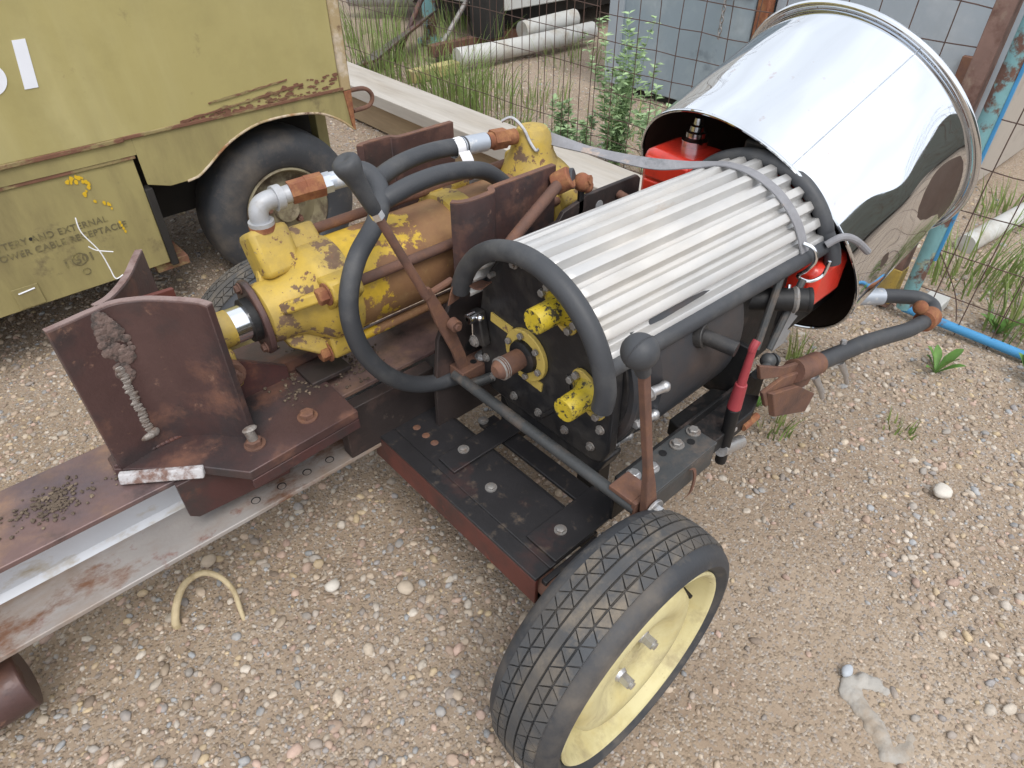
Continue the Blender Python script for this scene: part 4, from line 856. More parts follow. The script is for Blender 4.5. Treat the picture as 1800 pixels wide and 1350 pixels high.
m = MB(); m.tube([(1.345, .535, .778), (1.352, .512, .770), (1.355, .502, .745), (1.350, .512, .72), (1.345, .525, .70), (1.365, .505, .688), (1.39, .49, .70), (1.395, .487, .735)], .0042, 10); part(m, 'hook', 'chrome', ST)
m = MB(); m.tube([(1.42, .515, .755), (1.44, .495, .775), (1.47, .475, .765), (1.515, .455, .728)], .0085, 10); part(m, 'strap_tail', 'strap', ST)
m = MB(); m.tube([(1.30, .52, .70), (1.295, .51, .672), (1.31, .495, .66), (1.33, .49, .672)], .004, 8); part(m, 'hook', 'chrome', ST)

# thin white wire twisted on the wedge
m = MB(); m.tube([(.153, 1.268, .962), (.152, 1.268, .935), (.166, 1.268, .895), (.170, 1.268, .86), (.172, 1.265, .838), (.185, 1.262, .842)], .0011, 6); m.tube([(.153, 1.268, .908), (.163, 1.268, .897), (.186, 1.268, .886)], .0010, 6)
tag(m.build('twist_wire', 'white_tag'), 'thin white twisted wire sticking up from the splitting wedge', 'wire')

# ================================================================== olive generator trailer
GT = empty('generator_trailer', (.6, 3.2, 0), 'olive drab generator trailer with rusty seams standing behind the splitter', 'trailer')
PY = 2.46; ZS = .700; XR = 1.375
def gpart(mb, name, mat, **k): return mb.build(name, mat, GT, **k)
m = MB(); m.span((-2.4, PY, ZS + .002), (XR - .042, PY + 1.5, 1.75)); gpart(m, 'upper_body', 'olive', bevel=.004)
m = MB(); m.span((XR - .0415, PY - .003, ZS - .01), (XR + .004, PY + .03, 1.75)); gpart(m, 'corner_post', 'olive_rust', bevel=.005)
# skirt with the wheel arch cut out
wx, wr = 1.035, .415
low = [(.676, .512), (.715, .518), (.744, .533), (.775, .553), (.81, .578), (.865, .610), (.923, .632), (.965, .643), (1.005, .649), (1.085, .650), (1.155, .644), (1.225, .631), (1.275, .609), (1.317, .583), (1.350, .555), (1.372, .537)]
sk = [(.545, ZS), (.545, .535), (.615, .511)] + low + [(XR - .002, .540), (XR - .002, ZS)]
m = MB(); m.prism([(x, PY + .004, z) for x, z in sk], (0, .006, 0)); gpart(m, 'skirt', 'olive_low', bevel=.0015)
m = MB(); m.span((-2.4, PY + .004, .640), (.5445, PY + .010, ZS)); gpart(m, 'skirt', 'olive_low')
arc = [(x, PY + .003, z) for x, z in low]
m = MB(); m.tube(arc, .0045, 8, 2); gpart(m, 'arch_lip', 'olive_rust')
m = MB(); m.prism([(XR - .03, PY - .002, ZS - .01), (XR + .003, PY - .002, ZS - .01), (XR + .001, PY - .002, .532), (XR - .012, PY - .002, .545)], (0, .014, 0)); gpart(m, 'tail_corner', 'orange_rust', bevel=.002)
m = MB(); m.span((-2.4, PY - .006, ZS - .010), (.52, PY + .006, ZS + .004)); m.span((.52, PY - .004, ZS - .006), (XR - .03, PY + .006, ZS + .006)); gpart(m, 'seam_rail', 'seam_rust', bevel=.002)
# peeling rust along the seam
rr = random.Random(11); m = MB()
for k in range(95):
    x = .72 + .60 * rr.random() ** .8; z = ZS + .006 + (x - .66) * .10 * rr.random() ** 1.5
    r = rr.uniform(.003, .011); n = 7
    m.prism([(x + r * rr.uniform(.6, 2.2) * cos(2 * pi * i / n), PY - .0012 - k * .00003, z + r * rr.uniform(.3, .9) * sin(2 * pi * i / n)) for i in range(n)], (0, .001, 0))
for k in range(2):
    z0 = ZS + .012 + .03 * k; xs = [.72 + .1 * k + i * .02 for i in range(24 - k * 8)]
    up = [(x, PY - .0050 - k * .0002, z0 + (x - .72) * .075 + .002 + rr.uniform(0, .004)) for x in xs]; lo = [(x, PY - .0050 - k * .0002, z0 + (x - .72) * .075 - rr.uniform(0, .003)) for x in reversed(xs)]
    m.prism(up + lo, (0, .0042, 0))
gpart(m, 'rust_flakes', 'seam_rust', kind='stuff')
# battery box door
m = MB(); m.span((-1.2, PY + .012, .238), (.530, PY + .40, .632)); gpart(m, 'battery_box', 'olive_low', bevel=.003)
m = MB(); m.span((-1.2, PY + .006, .628), (.538, PY + .013, .6395)); gpart(m, 'door_hinge_rail', 'seam_rust', bevel=.001)
m = MB(); m.span((.5305, PY + .004, .225), (.556, PY + .05, .52)); gpart(m, 'door_edge', 'truck_dark', bevel=.003)
m = MB(); m.span((.48, PY + .03, .20), (.60, PY + .3, .236)); gpart(m, 'step_bar', 'seam_rust', bevel=.003)
m = MB(); m.span((.035, PY + .007, .245), (.112, PY + .0115, .318)); gpart(m, 'latch_plate', 'olive_low', bevel=.001)
m = MB(); m.cyl((.05, PY + .006, .300), (.10, PY + .006, .305), .0025, seg=6); gpart(m, 'latch_pin', 'paint_white')
m = MB(); m.cyl((.155, PY + .011, .462), (.155, PY + .0125, .462), .006, seg=10); gpart(m, 'rivet_hole', 'truck_dark')
for x, z in ((.055, .69), (.10, .652)):
    m = MB(); m.ball((x, PY - .003, z), .016, 12, 8, (1, .5, .8)); gpart(m, 'seam_knob', 'seam_rust')
# yellow drips
rr = random.Random(3); m = MB()
for k in range(26):
    t = rr.random(); x = .345 + .022 * sin(t * 9) + t * .05 + rr.uniform(-.006, .006); z = .605 - t * .12 if k > 9 else .607 + rr.uniform(-.008, .008)
    if k <= 9: x = .318 + k * .005
    if .45 < t < .6 and k > 9: continue
    r = rr.uniform(.003, .0065); m.prism([(x + r * cos(2 * pi * i / 7) * rr.uniform(.7, 1.2), PY + .0098 - k * .00008, z + 1.5 * r * sin(2 * pi * i / 7) * rr.uniform(.7, 1.2)) for i in range(7)], (0, .001, 0))
for k in range(4): m.prism([(.418 + .004 * cos(i) + .002 * k, PY + .0098 - k * .0002, .435 - .012 * k + .006 * sin(i)) for i in range(0, 6)], (0, .001, 0))
gpart(m, 'paint_drips', 'yellow_drip', kind='stuff')
# stencilled number and lettering
m = MB(); y0 = PY - .0022
m.prism([(.335, y0, 1.018), (.369, y0, 1.018), (.351, y0, .891), (.315, y0, .891)], (0, .002, 0))
def arc_poly(cx, cz, r0, r1, a0, a1, sx=1., sh=.14):
    n = 14; out = [(r1 * cos(radians(a0 + (a1 - a0) * i / n)), r1 * sin(radians(a0 + (a1 - a0) * i / n))) for i in range(n + 1)]
    inn = [(r0 * cos(radians(a0 + (a1 - a0) * i / n)), r0 * sin(radians(a0 + (a1 - a0) * i / n))) for i in range(n, -1, -1)]
    return [(cx + sx * px + sh * (pz + cz - .891), y0, cz + pz) for px, pz in out + inn]
m.prism(arc_poly(.236, .930, .020, .043, -82, 82), (0, .002, 0)); m.prism(arc_poly(.231, .930, .020, .043, 98, 262), (0, .002, 0)); m.prism(arc_poly(.249, .930, .038, .066, 118, 178, 1, .14), (0, .002, 0)); m.prism(arc_poly(.236, .970, .022, .048, 60, 120), (0, .002, 0))
gpart(m, 'number', 'paint_white', smooth=False)
def text(body, size, x, z, right=True, y=PY + .0105, sx=1.):
    cu = bpy.data.curves.new('t', 'FONT'); cu.body = body; cu.size = size; cu.extrude = .0004; cu.space_character = 1.12; cu.align_x = 'RIGHT' if right else 'LEFT'; cu.offset = size * .012
    ob = bpy.data.objects.new('t', cu); COL.objects.link(ob); dg = bpy.context.evaluated_depsgraph_get()
    me = bpy.data.meshes.new_from_object(ob.evaluated_get(dg)); bpy.data.objects.remove(ob)
    me.transform(Matrix.Translation((x, y, z)) @ Matrix.Rotation(pi / 2, 4, 'X') @ Matrix.Diagonal((sx, 1, 1, 1)))
    me.materials.clear(); me.materials.append(M['stencil_black']); o = bpy.data.objects.new('lettering', me); COL.objects.link(o); attach(o, GT)
text('BATTERY AND EXTERNAL', .031, .385, .450, sx=.93)
text('POWER CABLE RECEPTACLE', .031, .437, .414, sx=.93)
text('50', .040, .285, .338)
m = MB(); m.lathe([(.020, 0), (.023, 0), (.023, .0008), (.020, .0008)], (.257, PY + .0108, .352), (0, -1, 0), 24, close=True)
m.lathe([(.010, 0), (.013, 0), (.013, .0008), (.010, .0008)], (.262, PY + .0108, .303), (0, -1, 0), 24, close=True); m.box((.215, PY + .0105, .350), (.006, .001, .03)); m.box((.295, PY + .0105, .350), (.006, .001, .03)); gpart(m, 'stencil_mark', 'stencil_black')
# underbody and wheel
m = MB(); m.span((-2.4, PY + .45, .30), (XR - .1, PY + 1.3, .70)); gpart(m, 'underbody', 'truck_dark')
m = MB(); m.span((.575, PY + .26, .30), (XR - .03, PY + .40, .70)); gpart(m, 'wheel_well', 'truck_dark')
m = MB(); m.span((1.285, PY + .16, .42), (1.33, PY + .22, .70)); gpart(m, 'mudguard', 'olive_low')
wl_ = bpy.data.objects.new('wheel', None); COL.objects.link(wl_); wl_.location = (wx, PY + .14, .28); attach(wl_, GT)
c = (1.045, PY + .060, .262)
m = MB(); m.lathe([(.175, .012), (.180, .002), (.190, -.006), (.205, -.012), (.230, -.016), (.255, -.014), (.278, -.006), (.298, .008), (.312, .024), (.318, .04), (.320, .10), (.318, .16), (.305, .185), (.25, .20), (.16, .19)], c, (0, 1, 0), 80); m.build('tyre', 'tyre', wl_, ang=60)
m = MB(); m.lathe([(.178, .012), (.178, .002), (.171, -.003), (.164, .004), (.160, .035), (.145, .06), (.11, .055), (.09, .035), (.055, .03), (.048, .006), (.0, .004)], c, (0, 1, 0), 64); m.build('rim', 'rim_grime', wl_, ang=40)
for k in range(5):
    a = 2 * pi * k / 5 + .4; m = MB(); m.hexbolt((c[0] + .075 * cos(a), c[1] + .033, c[2] + .075 * sin(a)), (0, -1, 0), .012, .02); m.build('nut', 'rust', wl_)
m = MB(); m.tube([(XR + .01, PY + .05, .672), (XR + .09, PY + .05, .668), (XR + .125, PY + .05, .635), (XR + .105, PY + .05, .598), (XR + .03, PY + .05, .592)], .009, 10); gpart(m, 'tie_down_ring', 'rust')

# ================================================================== plank and timber along the fence
def beam_along(x0, y0, x1, y1, wd, z0, z1, name, mat, label, cat, bev=.003):
    d = Vector((x1 - x0, y1 - y0, 0)); L_ = d.length; d.normalize(); q = Vector((d.y, -d.x, 0)) * wd
    a = Vector((x0, y0, z0)); m = MB(); m.prism([a, a + q, a + q + d * L_, a + d * L_], (0, 0, z1 - z0)); return tag(m.build(name, mat, None, bevel=bev), label, cat)
beam_along(2.20, 1.55, 2.36, 6.4, -.0001, .0, .001, 'x', 'timber', 'x', 'x') if False else None
m = MB(); m.prism([(2.21, 1.62, .165), (2.47, 1.60, .165), (2.56, 5.6, .165), (2.26, 5.6, .165)], (0, 0, .072)); tag(m.build('plank', 'wood', None, bevel=.004), 'long pale weathered plank lying on top of tan timbers along the fence', 'plank')
m = MB(); m.prism([(2.25, 1.85, .0), (2.44, 1.85, .0), (2.50, 5.5, .0), (2.30, 5.5, .0)], (0, 0, .163)); tag(m.build('timber', 'timber', None, bevel=.004), 'tan squared timber lying on the gravel under the pale plank', 'timber')

# ================================================================== fence and gate
FX = 2.62
FN = empty('mesh_fence', (FX, 3.0, 0), 'rusty welded wire fence with close upright wires behind the plank', 'fence')
rr = random.Random(5)
def upright(y, z1, parent, r=.0021):
    m = MB(); n = 6; b_ = rr.uniform(-.012, .012); s_ = rr.uniform(-.008, .008)
    m.tube([(FX + b_ * sin(pi * i / n), y + s_ * sin(2 * pi * i / n) + rr.uniform(-.002, .002), z1 * i / n) for i in range(n + 1)], r, 5, 2); m.build('wire', 'wire', parent)
def level(z, ya, yb, parent, r=.0021):
    m = MB(); n = 14; q = rr.uniform(-.015, .015)
    m.tube([(FX + .003 + rr.uniform(-.004, .004), ya + (yb - ya) * i / n, z + q * sin(pi * i / n) + rr.uniform(-.004, .004)) for i in range(n + 1)], r, 5, 2); m.build('wire', 'wire', parent)
y = 2.30
while y < 6.2:
    upright(y + rr.uniform(-.004, .004), 1.7, FN); y += .064
for z in (.03, .30, .585, .73, .86, 1.15, 1.45): level(z, 2.28, 6.2, FN)
y = 2.27
while y > .72:
    upright(y + rr.uniform(-.004, .004), 1.7, FN); y -= .113
z = .05
while z < 1.65: level(z, .70, 2.28, FN); z += .112
m = MB(); m.span((FX - .005, .640, .0), (FX + .055, .700, 1.8)); m.build('post', 'post_rust', FN, bevel=.004)
m = MB(); m.span((FX - .008, .637, .02), (FX + .058, .703, .17)); m.build('painted_foot', 'yellow', FN, bevel=.004)
GA = empty('mesh_gate', (FX, .1, 0), 'wire mesh gate with a peeling turquoise frame at the right edge', 'gate')
def gbuild(m, n, mat, **k): return m.build(n, mat, GA, **k)
m = MB(); m.cyl((FX, .585, .03), (FX, .585, 1.8), .027, seg=20); gbuild(m, 'frame_upright', 'gate_blue')
m = MB(); m.span((FX - .004, .548, .25), (FX + .01, .558, 1.8)); gbuild(m, 'hinge_strip', 'blue', bevel=.001)
m = MB(); m.cyl((FX, .585, .030), (FX, -1.2, .030), .017, seg=16); gbuild(m, 'frame_bottom', 'blue')
y = .50
while y > -1.2: upright(y, 1.7, GA); y -= .115
z = .14
while z < 1.6: level(z, .57, -1.2, GA); z += .155
m = MB(); m.tube([(FX, .56, .30), (FX + .01, .45, .16), (FX, .40, .06)], .0022, 5); gbuild(m, 'wire', 'wire')

# ================================================================== cabinets and scrap beyond the fence
CA = empty('utility_cabinet', (4.4, 2.85, 0), 'blue grey steel cabinet with a hanging chain behind the fence', 'cabinet')
m = MB(); m.span((4.06, 2.31, .05), (4.9, 3.42, 1.9)); m.build('body', 'blue_grey', CA, bevel=.006)
m = MB(); m.span((4.10, 2.35, .0), (4.86, 3.38, .05)); m.build('dark_gap_block', 'truck_dark', CA)  # near-black block standing in for the dark gap under the cabinet
m = MB(); m.span((4.03, 2.72, .80), (4.06, 2.95, 1.05)); m.build('junction_box', 'grey_box', CA, bevel=.004)
m = MB(); m.span((4.042, 3.30, .05), (4.06, 3.425, 1.9)); m.build('corner_trim', 'grey_box', CA, bevel=.003)
chn = MB()
for k in range(26):
    z = 1.25 - k * .030; c_ = Vector((4.02, 2.50 + .0 * k, z)); rot = Matrix.Rotation(pi / 2 * (k % 2), 3, 'Z')
    lp = [c_ + rot @ Vector((0, .011 * cos(2 * pi * i / 8), .019 * sin(2 * pi * i / 8))) for i in range(9)]
    chn.tube(lp, .0038, 5, 0, cap=False)
chn.build('chain', 'dull_zinc', CA)
m = MB(); m.span((4.045, 2.33, .72), (4.058, 3.30, .745)); m.build('seam_strip', 'rust', CA, bevel=.002)
GC = empty('equipment_cabinet', (4.5, 1.5, 0), 'pale grey equipment cabinet with a beige side behind the gate post', 'cabinet')
m = MB(); m.span((4.09, .872, .02), (4.9, 2.20, 1.9)); m.build('front_panel', 'grey_box', GC, bevel=.006)
m = MB(); m.span((4.085, .855, .02), (5.6, .870, 1.9)); m.build('side_panel', 'beige', GC, bevel=.004)
m = MB(); m.span((4.04, 2.215, .05), (4.11, 2.295, .80)); m.build('hinge_post', 'orange_rust', GC, bevel=.01)
m = MB(); m.span((4.045, 2.0, .60), (4.088, 2.21, .66)); m.build('latch_bar', 'rust', GC, bevel=.003)
m = MB(); m.span((4.055, .98, .02), (4.088, 1.13, .62)); m.build('door_edge', 'rust', GC, bevel=.004)
m = MB(); m.span((4.066, 1.0, .63), (4.088, 1.035, .86)); m.build('door_slot', 'truck_dark', GC)

SC = empty('added_backdrop', (4.5, -5.0, 0), 'added dark olive container seen only as a reflection in the polished drum', 'backdrop')  # unseen box, added to give the drum something dark to reflect
m = MB(); m.span((.5, -7.2, .15), (8.5, -4.9, 2.4)); m.build('box', 'backdrop_olive', SC, bevel=.01)
m = MB(); m.tube([(3.52, 4.52, .10), (4.2, 4.45, .10), (5.0, 4.42, .11)], .072, 20, 3); tag(m.build('white_pipe', 'plastic_white'), 'white plastic pipe lying on the ground beyond the fence', 'pipe')
m = MB(); m.cyl((4.32, 4.62, .17), (4.95, 4.60, .19), .075, seg=18); tag(m.build('short_pipe', 'plastic_white', None), 'short white pipe offcut resting behind the longer pipe', 'pipe')
m = MB(); m.span((3.05, 4.46, .0), (3.50, 4.56, .085)); tag(m.build('yellow_block', 'faded_block', None, bevel=.006), 'yellow painted block at the end of the white pipe', 'block')
m = MB(); m.tube([(4.0, 6.9, .22), (4.7, 6.2, .22), (5.6, 5.6, .22)], .12, 18, 3); tag(m.build('drain_pipe', 'elbow', None), 'pale grey drain pipe lying far behind the fence', 'pipe')
m = MB(); m.prism([(2.85, 5.05, .02), (3.80, 5.50, .10), (3.95, 5.30, .28), (2.98, 4.85, .10)], (0, 0, .02)); tag(m.build('steel_offcut', 'plate', None, bevel=.002), 'dark rusty steel plate offcut leaning beyond the plank', 'steel plate')
m = MB(); m.span((3.55, 4.88, .03), (5.1, 4.96, .12)); tag(m.build('rusty_channel', 'rust', None, bevel=.003), 'long rusty steel bar lying behind the white pipe', 'steel bar')
m = MB(); m.cyl((3.95, 5.45, .0), (3.95, 5.45, .95), .06, seg=18); m.cyl((3.95, 5.45, .0), (3.95, 5.45, .03), .12, seg=18); tag(m.build('jack_stand', 'gate_blue', None), 'blue painted jack post standing beyond the steel plate', 'jack stand')
for a, b_, lb in (((3.5, 5.3, .02), (4.15, 5.25, .95), 'dark steel rod leaning beside the blue jack post'), ((3.62, 4.95, .02), (4.6, 5.2, .75), 'grey steel rod leaning low beyond the steel plate')):
    m = MB(); m.cyl(a, b_, .022, seg=12); tag(m.build('steel_rod', 'plate' if 'dark' in lb else 'dull_zinc', None), lb, 'rod', 'rods leaning behind the fence')
SV = empty('site_trailer', (5.6, 5.2, 0), 'cream site trailer with a dark underframe far behind the fence', 'trailer')
m = MB(); m.span((4.22, 4.74, .31), (9.0, 7.2, 2.4)); m.build('body', 'plastic_white', SV, bevel=.01)
m = MB(); m.span((4.4, 4.95, .16), (9.0, 7.0, .31)); m.build('underframe', 'truck_dark', SV)
m = MB(); m.span((4.02, 4.74, .12), (4.22, 4.95, .9)); m.build('corner_leg', 'truck_dark', SV)
m = MB(); m.span((2.66, .48, .0), (2.80, .56, .05)); tag(m.build('white_block', 'plastic_white', None, bevel=.006), 'small white block at the foot of the gate post', 'block')
m = MB(); m.cyl((3.35, .62, .03), (4.1, .52, .05), .045, seg=16); tag(m.build('grey_pipe', 'plastic_white', None), 'pale pipe lying on the gravel beyond the gate mesh', 'pipe')

# ================================================================== loose things on the gravel
m = MB(); m.tube([(-.022, 1.140, .02), (-.022, 1.142, .05), (.0, 1.165, .080), (.034, 1.190, .095), (.075, 1.185, .102), (.102, 1.155, .092), (.112, 1.115, .072), (.104, 1.070, .05), (.100, 1.055, .02)], .012, 12, 7, radii=(.0100, .0050)); tag(m.build('root_loop', 'dry_root', None), 'pale dry root arching out of the gravel beside the beam', 'root')
def rock(name, c, r, sc, mat, label, seed, cut=.25):
    R_ = random.Random(seed); v, f = ico(3); m = MB(); out = []
    ph = [R_.uniform(0, 6) for _ in range(6)]
    for p in v:
        k = 1 + cut * .5 * (sin(3.1 * p[0] + ph[0]) * cos(2.7 * p[1] + ph[1]) + .5 * sin(6 * p[2] + 5 * p[0] + ph[2]) + .25 * sin(11 * p[1] + 9 * p[0] + ph[3]))
        out.append((c[0] + p[0] * r * sc[0] * k, c[1] + p[1] * r * sc[1] * k, c[2] + p[2] * r * sc[2] * k))
    m.add(out, [tuple(int(i) for i in q) for q in f]); return tag(m.build(name, mat, None, ang=180), label, 'rock')
rr = random.Random(9); m = MB()
def limb(pts, r0, r1, flat=.55):
    P = curve(pts, 5); n = len(P)
    for i, p in enumerate(P):
        r = (r0 + (r1 - r0) * i / (n - 1)) * rr.uniform(.85, 1.15); m.ball((p[0] + rr.uniform(-.003, .003), p[1] + rr.uniform(-.003, .003), p[2]), r, 11, 7, (rr.uniform(.8, 1.5), rr.uniform(.7, 1.2), flat * rr.uniform(.6, 1.3)))
limb([(1.000, .012, .030), (.985, -.020, .031), (.970, -.055, .031), (.948, -.088, .031), (.930, -.105, .029)], .020, .017)
limb([(1.000, .012, .032), (1.030, .006, .033), (1.052, -.022, .032), (1.052, -.055, .028)], .021, .010)
limb([(.930, -.105, .030), (.958, -.128, .031), (.990, -.124, .031), (1.018, -.108, .027)], .017, .010)
vox = m.build('concrete_fragment', 'concrete', None, ang=180); rm = vox.modifiers.new('fuse', 'REMESH'); rm.mode = 'VOXEL'; rm.voxel_size = .0035; rm.use_smooth_shade = True
tag(vox, 'broken pale ring-shaped lump half buried at the lower right', 'rubble')
sp_ = [((.02, 1.30, 0), .016, (1.2, 1, .8), (.50, .42, .33), 'round tan pebble just behind the arching root'), ((.84, .30, 0), .0, (1, 1, 1), None, '')]
M['pebble_tan'] = lay('tan_pebble', (.50, .42, .33), .85, 0, (), .15, 40, .0006, 300)
M['pebble_grey'] = lay('blue_grey_pebble', (.42, .45, .49), .8, 0, (), .12, 40, .0006, 300)
M['pebble_white'] = lay('white_pebble', (.62, .58, .52), .85, 0, (), .12, 40, .0006, 300)
rock('pebble', (.105, 1.262, .042), .016, (1.2, 1, .8), 'pebble_tan', 'round tan pebble behind the right end of the arching root', 2, .12)
rock('pebble', (1.030, .032, .042), .012, (1.4, .9, .7), 'pebble_grey', 'blue grey pebble beside the broken pale lump', 3, .12)
rock('pebble', (.300, .985, .044), .016, (1.2, 1, .7), 'pebble_white', 'white pebble on the gravel below the beam holes', 4, .12)
rock('pebble', (.43, .86, .044), .019, (1, 1.1, .7), 'pebble_tan', 'large tan pebble near the red cross member', 5, .12)
rock('pebble', (1.75, .10, .025), .024, (1.2, 1, .6), 'pebble_white', 'pale stone on the gravel at the right of the tow bar', 6, .15)

# ================================================================== weeds
def grass(name, c, n, h, spread, label, seed, mat='grass', cat='grass', group='grass tufts growing by the fence', wd=.004):
    R_ = random.Random(seed); m = MB()
    for k in range(n):
        a = R_.uniform(0, 2 * pi); r = spread * math.sqrt(R_.random()); b0 = Vector((c[0] + r * cos(a), c[1] + r * sin(a), float(hgt(c[0], c[1])) - .006))
        hh = h * R_.uniform(.45, 1.1); ln = Vector((cos(a + R_.uniform(-1, 1)), sin(a + R_.uniform(-1, 1)), 0)) * hh * R_.uniform(.1, .55)
        q = Vector((-sin(a), cos(a), 0)); q.rotate(Quaternion((0, 0, 1), R_.uniform(0, 3))); w0 = wd * R_.uniform(.6, 1.3); vs = []
        for t in (0, .35, .7, 1):
            p = b0 + Vector((0, 0, hh * (t - .12 * t * t))) + ln * t * t
            ww = w0 * (1 - t) ** .6 if t < 1 else 0.0003
            vs += [p - q * ww, p + q * ww]
        m.add(vs, [(0, 1, 3, 2), (2, 3, 5, 4), (4, 5, 7, 6)])
    return tag(m.build(name, mat, None), label, cat, group)
def weed(name, c, n, h, label, seed, mat='sage', lw=.02, ll=.055, spread=.10, cat='weed'):
    R_ = random.Random(seed); root = empty(name, (c[0], c[1], 0), label, cat); st = MB(); lf = MB()
    for k in range(n):
        a = R_.uniform(0, 2 * pi); tip = Vector((c[0] + spread * cos(a) * R_.random(), c[1] + spread * sin(a) * R_.random(), h * R_.uniform(.55, 1.05)))
        b0 = Vector((c[0] + R_.uniform(-.02, .02), c[1] + R_.uniform(-.02, .02), -.01)); mid = (b0 + tip) / 2 + Vector((R_.uniform(-.03, .03), R_.uniform(-.03, .03), 0))
        P = curve([b0, mid, tip], 10); st.tube(P, .003, 5, 0, radii=(.0035, .0012))
        for i, p in enumerate(P[3:]):
            for s_ in range(3):
                b_ = R_.uniform(0, 2 * pi); up = R_.uniform(.0, .9); d = Vector((cos(b_), sin(b_), up)).normalized(); l_ = ll * R_.uniform(.5, 1.15) * (1.1 - .5 * i / len(P)); q = d.cross(Vector((0, 0, 1))).normalized() * lw * R_.uniform(.35, .6); dr = Vector((0, 0, -l_ * .2))
                lf.add([p, p + d * l_ * .45 + q, p + d * l_ + dr, p + d * l_ * .45 - q], [(0, 1, 2), (0, 2, 3)])
    st.build('stems', mat, root); lf.build('leaves', mat, root, smooth=False); return root
weed('sagebrush', (2.90, 2.33, 0), 17, .80, 'tall grey green weed growing up the fence left of the cabinet', 1, lw=.030, ll=.075, spread=.24)
weed('sagebrush', (2.86, 1.98, 0), 13, .50, 'shorter grey green weed by the fence in front of the cabinet', 2, lw=.028, ll=.07, spread=.22)
weed('sagebrush', (2.78, 2.55, 0), 12, .34, 'low bushy grey green weed at the foot of the tallest one', 3, lw=.03, ll=.07, spread=.2)
def rosette(c, n, l, label, seed):
    R_ = random.Random(seed); lf = MB(); z0 = float(hgt(c[0], c[1])) - .004
    for k in range(n):
        a = 2 * pi * k / n + R_.uniform(-.4, .4); up = R_.uniform(.9, 3.2); L_ = l * R_.uniform(.6, 1.1); d = Vector((cos(a), sin(a), 0)); q = Vector((-sin(a), cos(a), 0)); vs = []
        for t, ww in ((0, .12), (.25, .55), (.5, 1), (.75, .8), (.93, .3), (1, .02)):
            p = Vector((c[0], c[1], z0)) + d * L_ * t * (1 / math.hypot(1, up)) + Vector((0, 0, L_ * up / math.hypot(1, up) * (t - .35 * t * t))); w_ = L_ * .11 * ww
            vs += [p - q * w_ + Vector((0, 0, w_ * .5)), p, p + q * w_ + Vector((0, 0, w_ * .5))]
        lf.add(vs, [(3 * i + j, 3 * i + j + 1, 3 * i + j + 4, 3 * i + j + 3) for i in range(5) for j in (0, 1)])
    return tag(lf.build('broadleaf_weed', 'leaf', None, ang=70), label, 'weed')
rosette((2.36, .345), 8, .17, 'bright green broad leaved weed in front of the blue gate rail', 4)
rosette((2.52, .10), 7, .15, 'green broad leaved weed at the right frame edge', 5)
rosette((1.69, .66), 7, .07, 'small green seedling under the tow bar socket', 6)
rosette((1.90, .84), 5, .05, 'tiny bright green seedling below the drum', 7)
rosette((2.75, .28), 8, .15, 'broad leaved weed behind the blue gate rail', 8)
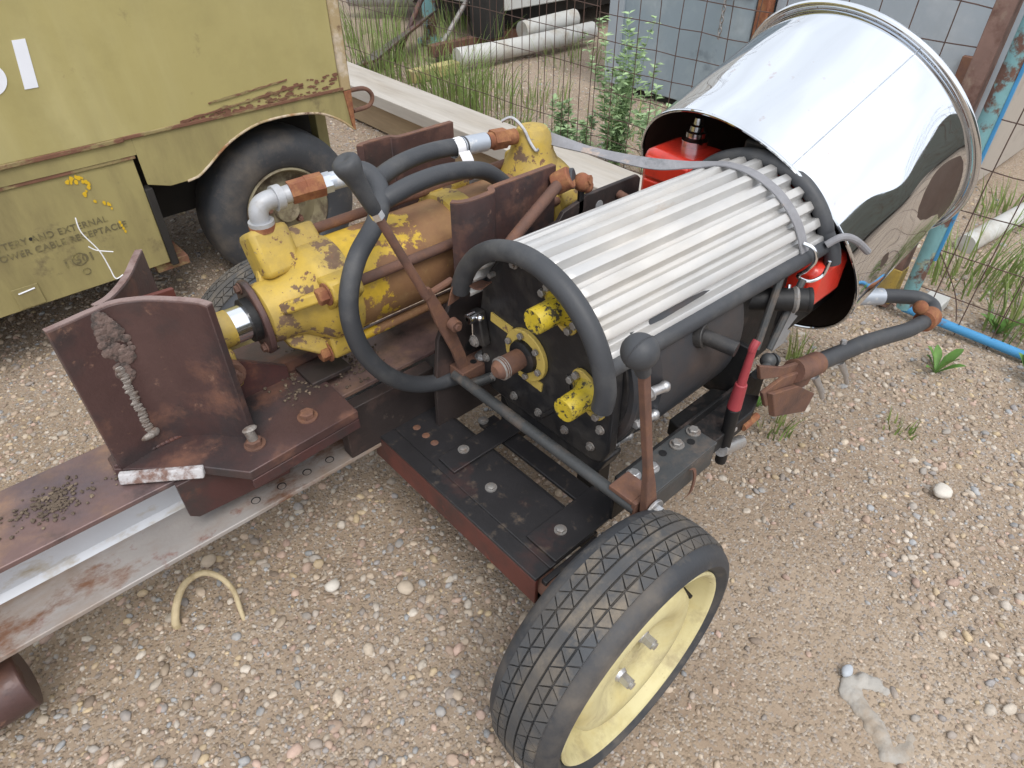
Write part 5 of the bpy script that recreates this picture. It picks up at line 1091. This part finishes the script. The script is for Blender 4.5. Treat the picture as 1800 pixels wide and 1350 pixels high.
G = [((2.98, 3.55), 90, .40, .22, 'tall grass tuft behind the middle of the plank'), ((3.05, 3.95), 90, .42, .25, 'grass tuft in front of the yellow block'), ((2.86, 3.2), 40, .22, .15, 'small grass tuft behind the plank near its right half'),
     ((3.5, 5.9), 170, .55, .4, 'dense tall grass beside the trailer corner'), ((3.2, 5.25), 90, .35, .3, 'grass growing round the dark steel plate'), ((4.0, 4.95), 80, .5, .35, 'grass between the rods and the site trailer'),
     ((2.9, 2.9), 40, .2, .15, 'sparse grass by the grey green weeds'), ((3.0, 1.75), 50, .22, .25, 'grass at the foot of the blue grey cabinet'), ((3.05, .50), 90, .38, .16, 'tall grass tuft beyond the gate mesh'),
     ((2.80, .22), 80, .36, .12, 'tall grass behind the blue gate rail'), ((3.9, .60), 60, .22, .16, 'grass by the beige cabinet side'), ((3.0, 4.3), 80, .34, .3, 'grass tuft just behind the far half of the plank'), ((3.35, 3.45), 60, .24, .3, 'patchy grass between plank and blue grey cabinet'), ((3.55, 2.75), 60, .2, .3, 'low grass along the foot of the blue grey cabinet'), ((3.4, 5.0), 90, .42, .3, 'tall grass beside the yellow block and rusty bar'), ((4.4, 4.1), 60, .25, .3, 'grass in front of the long white pipe'), ((2.9, 4.75), 110, .38, .22, 'thick grass where the dark plate meets the fence'), ((2.85, 3.75), 110, .44, .18, 'tallest grass tuft against the fence wires'), ((3.3, 4.05), 90, .30, .3, 'wide grass patch in front of the rusty bar'), ((4.6, 5.6), 120, .5, .45, 'dense grass round the blue jack post'), ((2.78, 3.0), 70, .26, .16, 'grass tuft behind the near end of the plank'), ((3.2, .18), 70, .34, .2, 'tall grass well beyond the blue gate rail'), ((2.86, -.02), 60, .34, .12, 'tall grass beyond the gate at the right frame edge'), ((1.95, .30), 30, .06, .05, 'tiny grass tuft on open gravel at right'), ((2.02, .70), 30, .16, .04, 'thin grass blades between tow bar and drum'), ((1.62, .56), 26, .12, .05, 'thin grass under the tow bar')]
for i, (c_, n, h, s_, lb) in enumerate(G): grass('grass_tuft', c_, n, h, s_, lb, 20 + i)
grass('dry_stalks', (2.3, .75), 16, .10, .15, 'dry straw stalks lying below the gate post', 60, mat='straw', group=None)['kind'] = 'stuff'
grass('dry_stalks', (2.95, 2.0), 14, .35, .25, 'dry straw stalks among the grey green weeds', 61, mat='straw', group=None)['kind'] = 'stuff'

# caked dirt and chips lying on the beam and shoe
def dirt(n, boxes, label, seed):
    R_ = random.Random(seed); m = MB(); v, f = ico(1); v = v.tolist(); f = f.tolist()
    for k in range(n):
        x0, x1, y0, y1, z = boxes[k % len(boxes)]; x = R_.gauss((x0 + x1) / 2, (x1 - x0) / 3.2); y = R_.gauss((y0 + y1) / 2, (y1 - y0) / 3.2); r = R_.uniform(.0012, .0048)
        if not (x0 - .02 < x < x1 + .02 and y0 < y < y1): continue
        m.add([(x + p[0] * r * R_.uniform(.7, 1.4), y + p[1] * r * R_.uniform(.7, 1.3), z + r * .4 + p[2] * r * .7) for p in v], f)
    o = m.build('dirt', 'dirt', None, smooth=False); o['kind'] = 'stuff'; o['label'] = label
M['dirt'] = lay('dark_crumbly_dirt', (.10, .075, .055), .95, 0, [((.26, .20, .14), .95, 0, 40, .60, .06)], .3, 60)
dirt(700, [(.36, .50, 1.10, 1.27, .5150), (.50, .62, 1.10, 1.28, .4905), (.44, .58, 1.20, 1.37, .5150), (.02, .10, 1.13, 1.20, .4905)], 'crumbs of dark dirt on the shoe plate under the ram', 1)
dirt(260, [(-.17, -.03, 1.13, 1.25, .4905), (-.12, -.06, 1.15, 1.22, .4905)], 'crumbs of dark dirt on the beam top', 2)
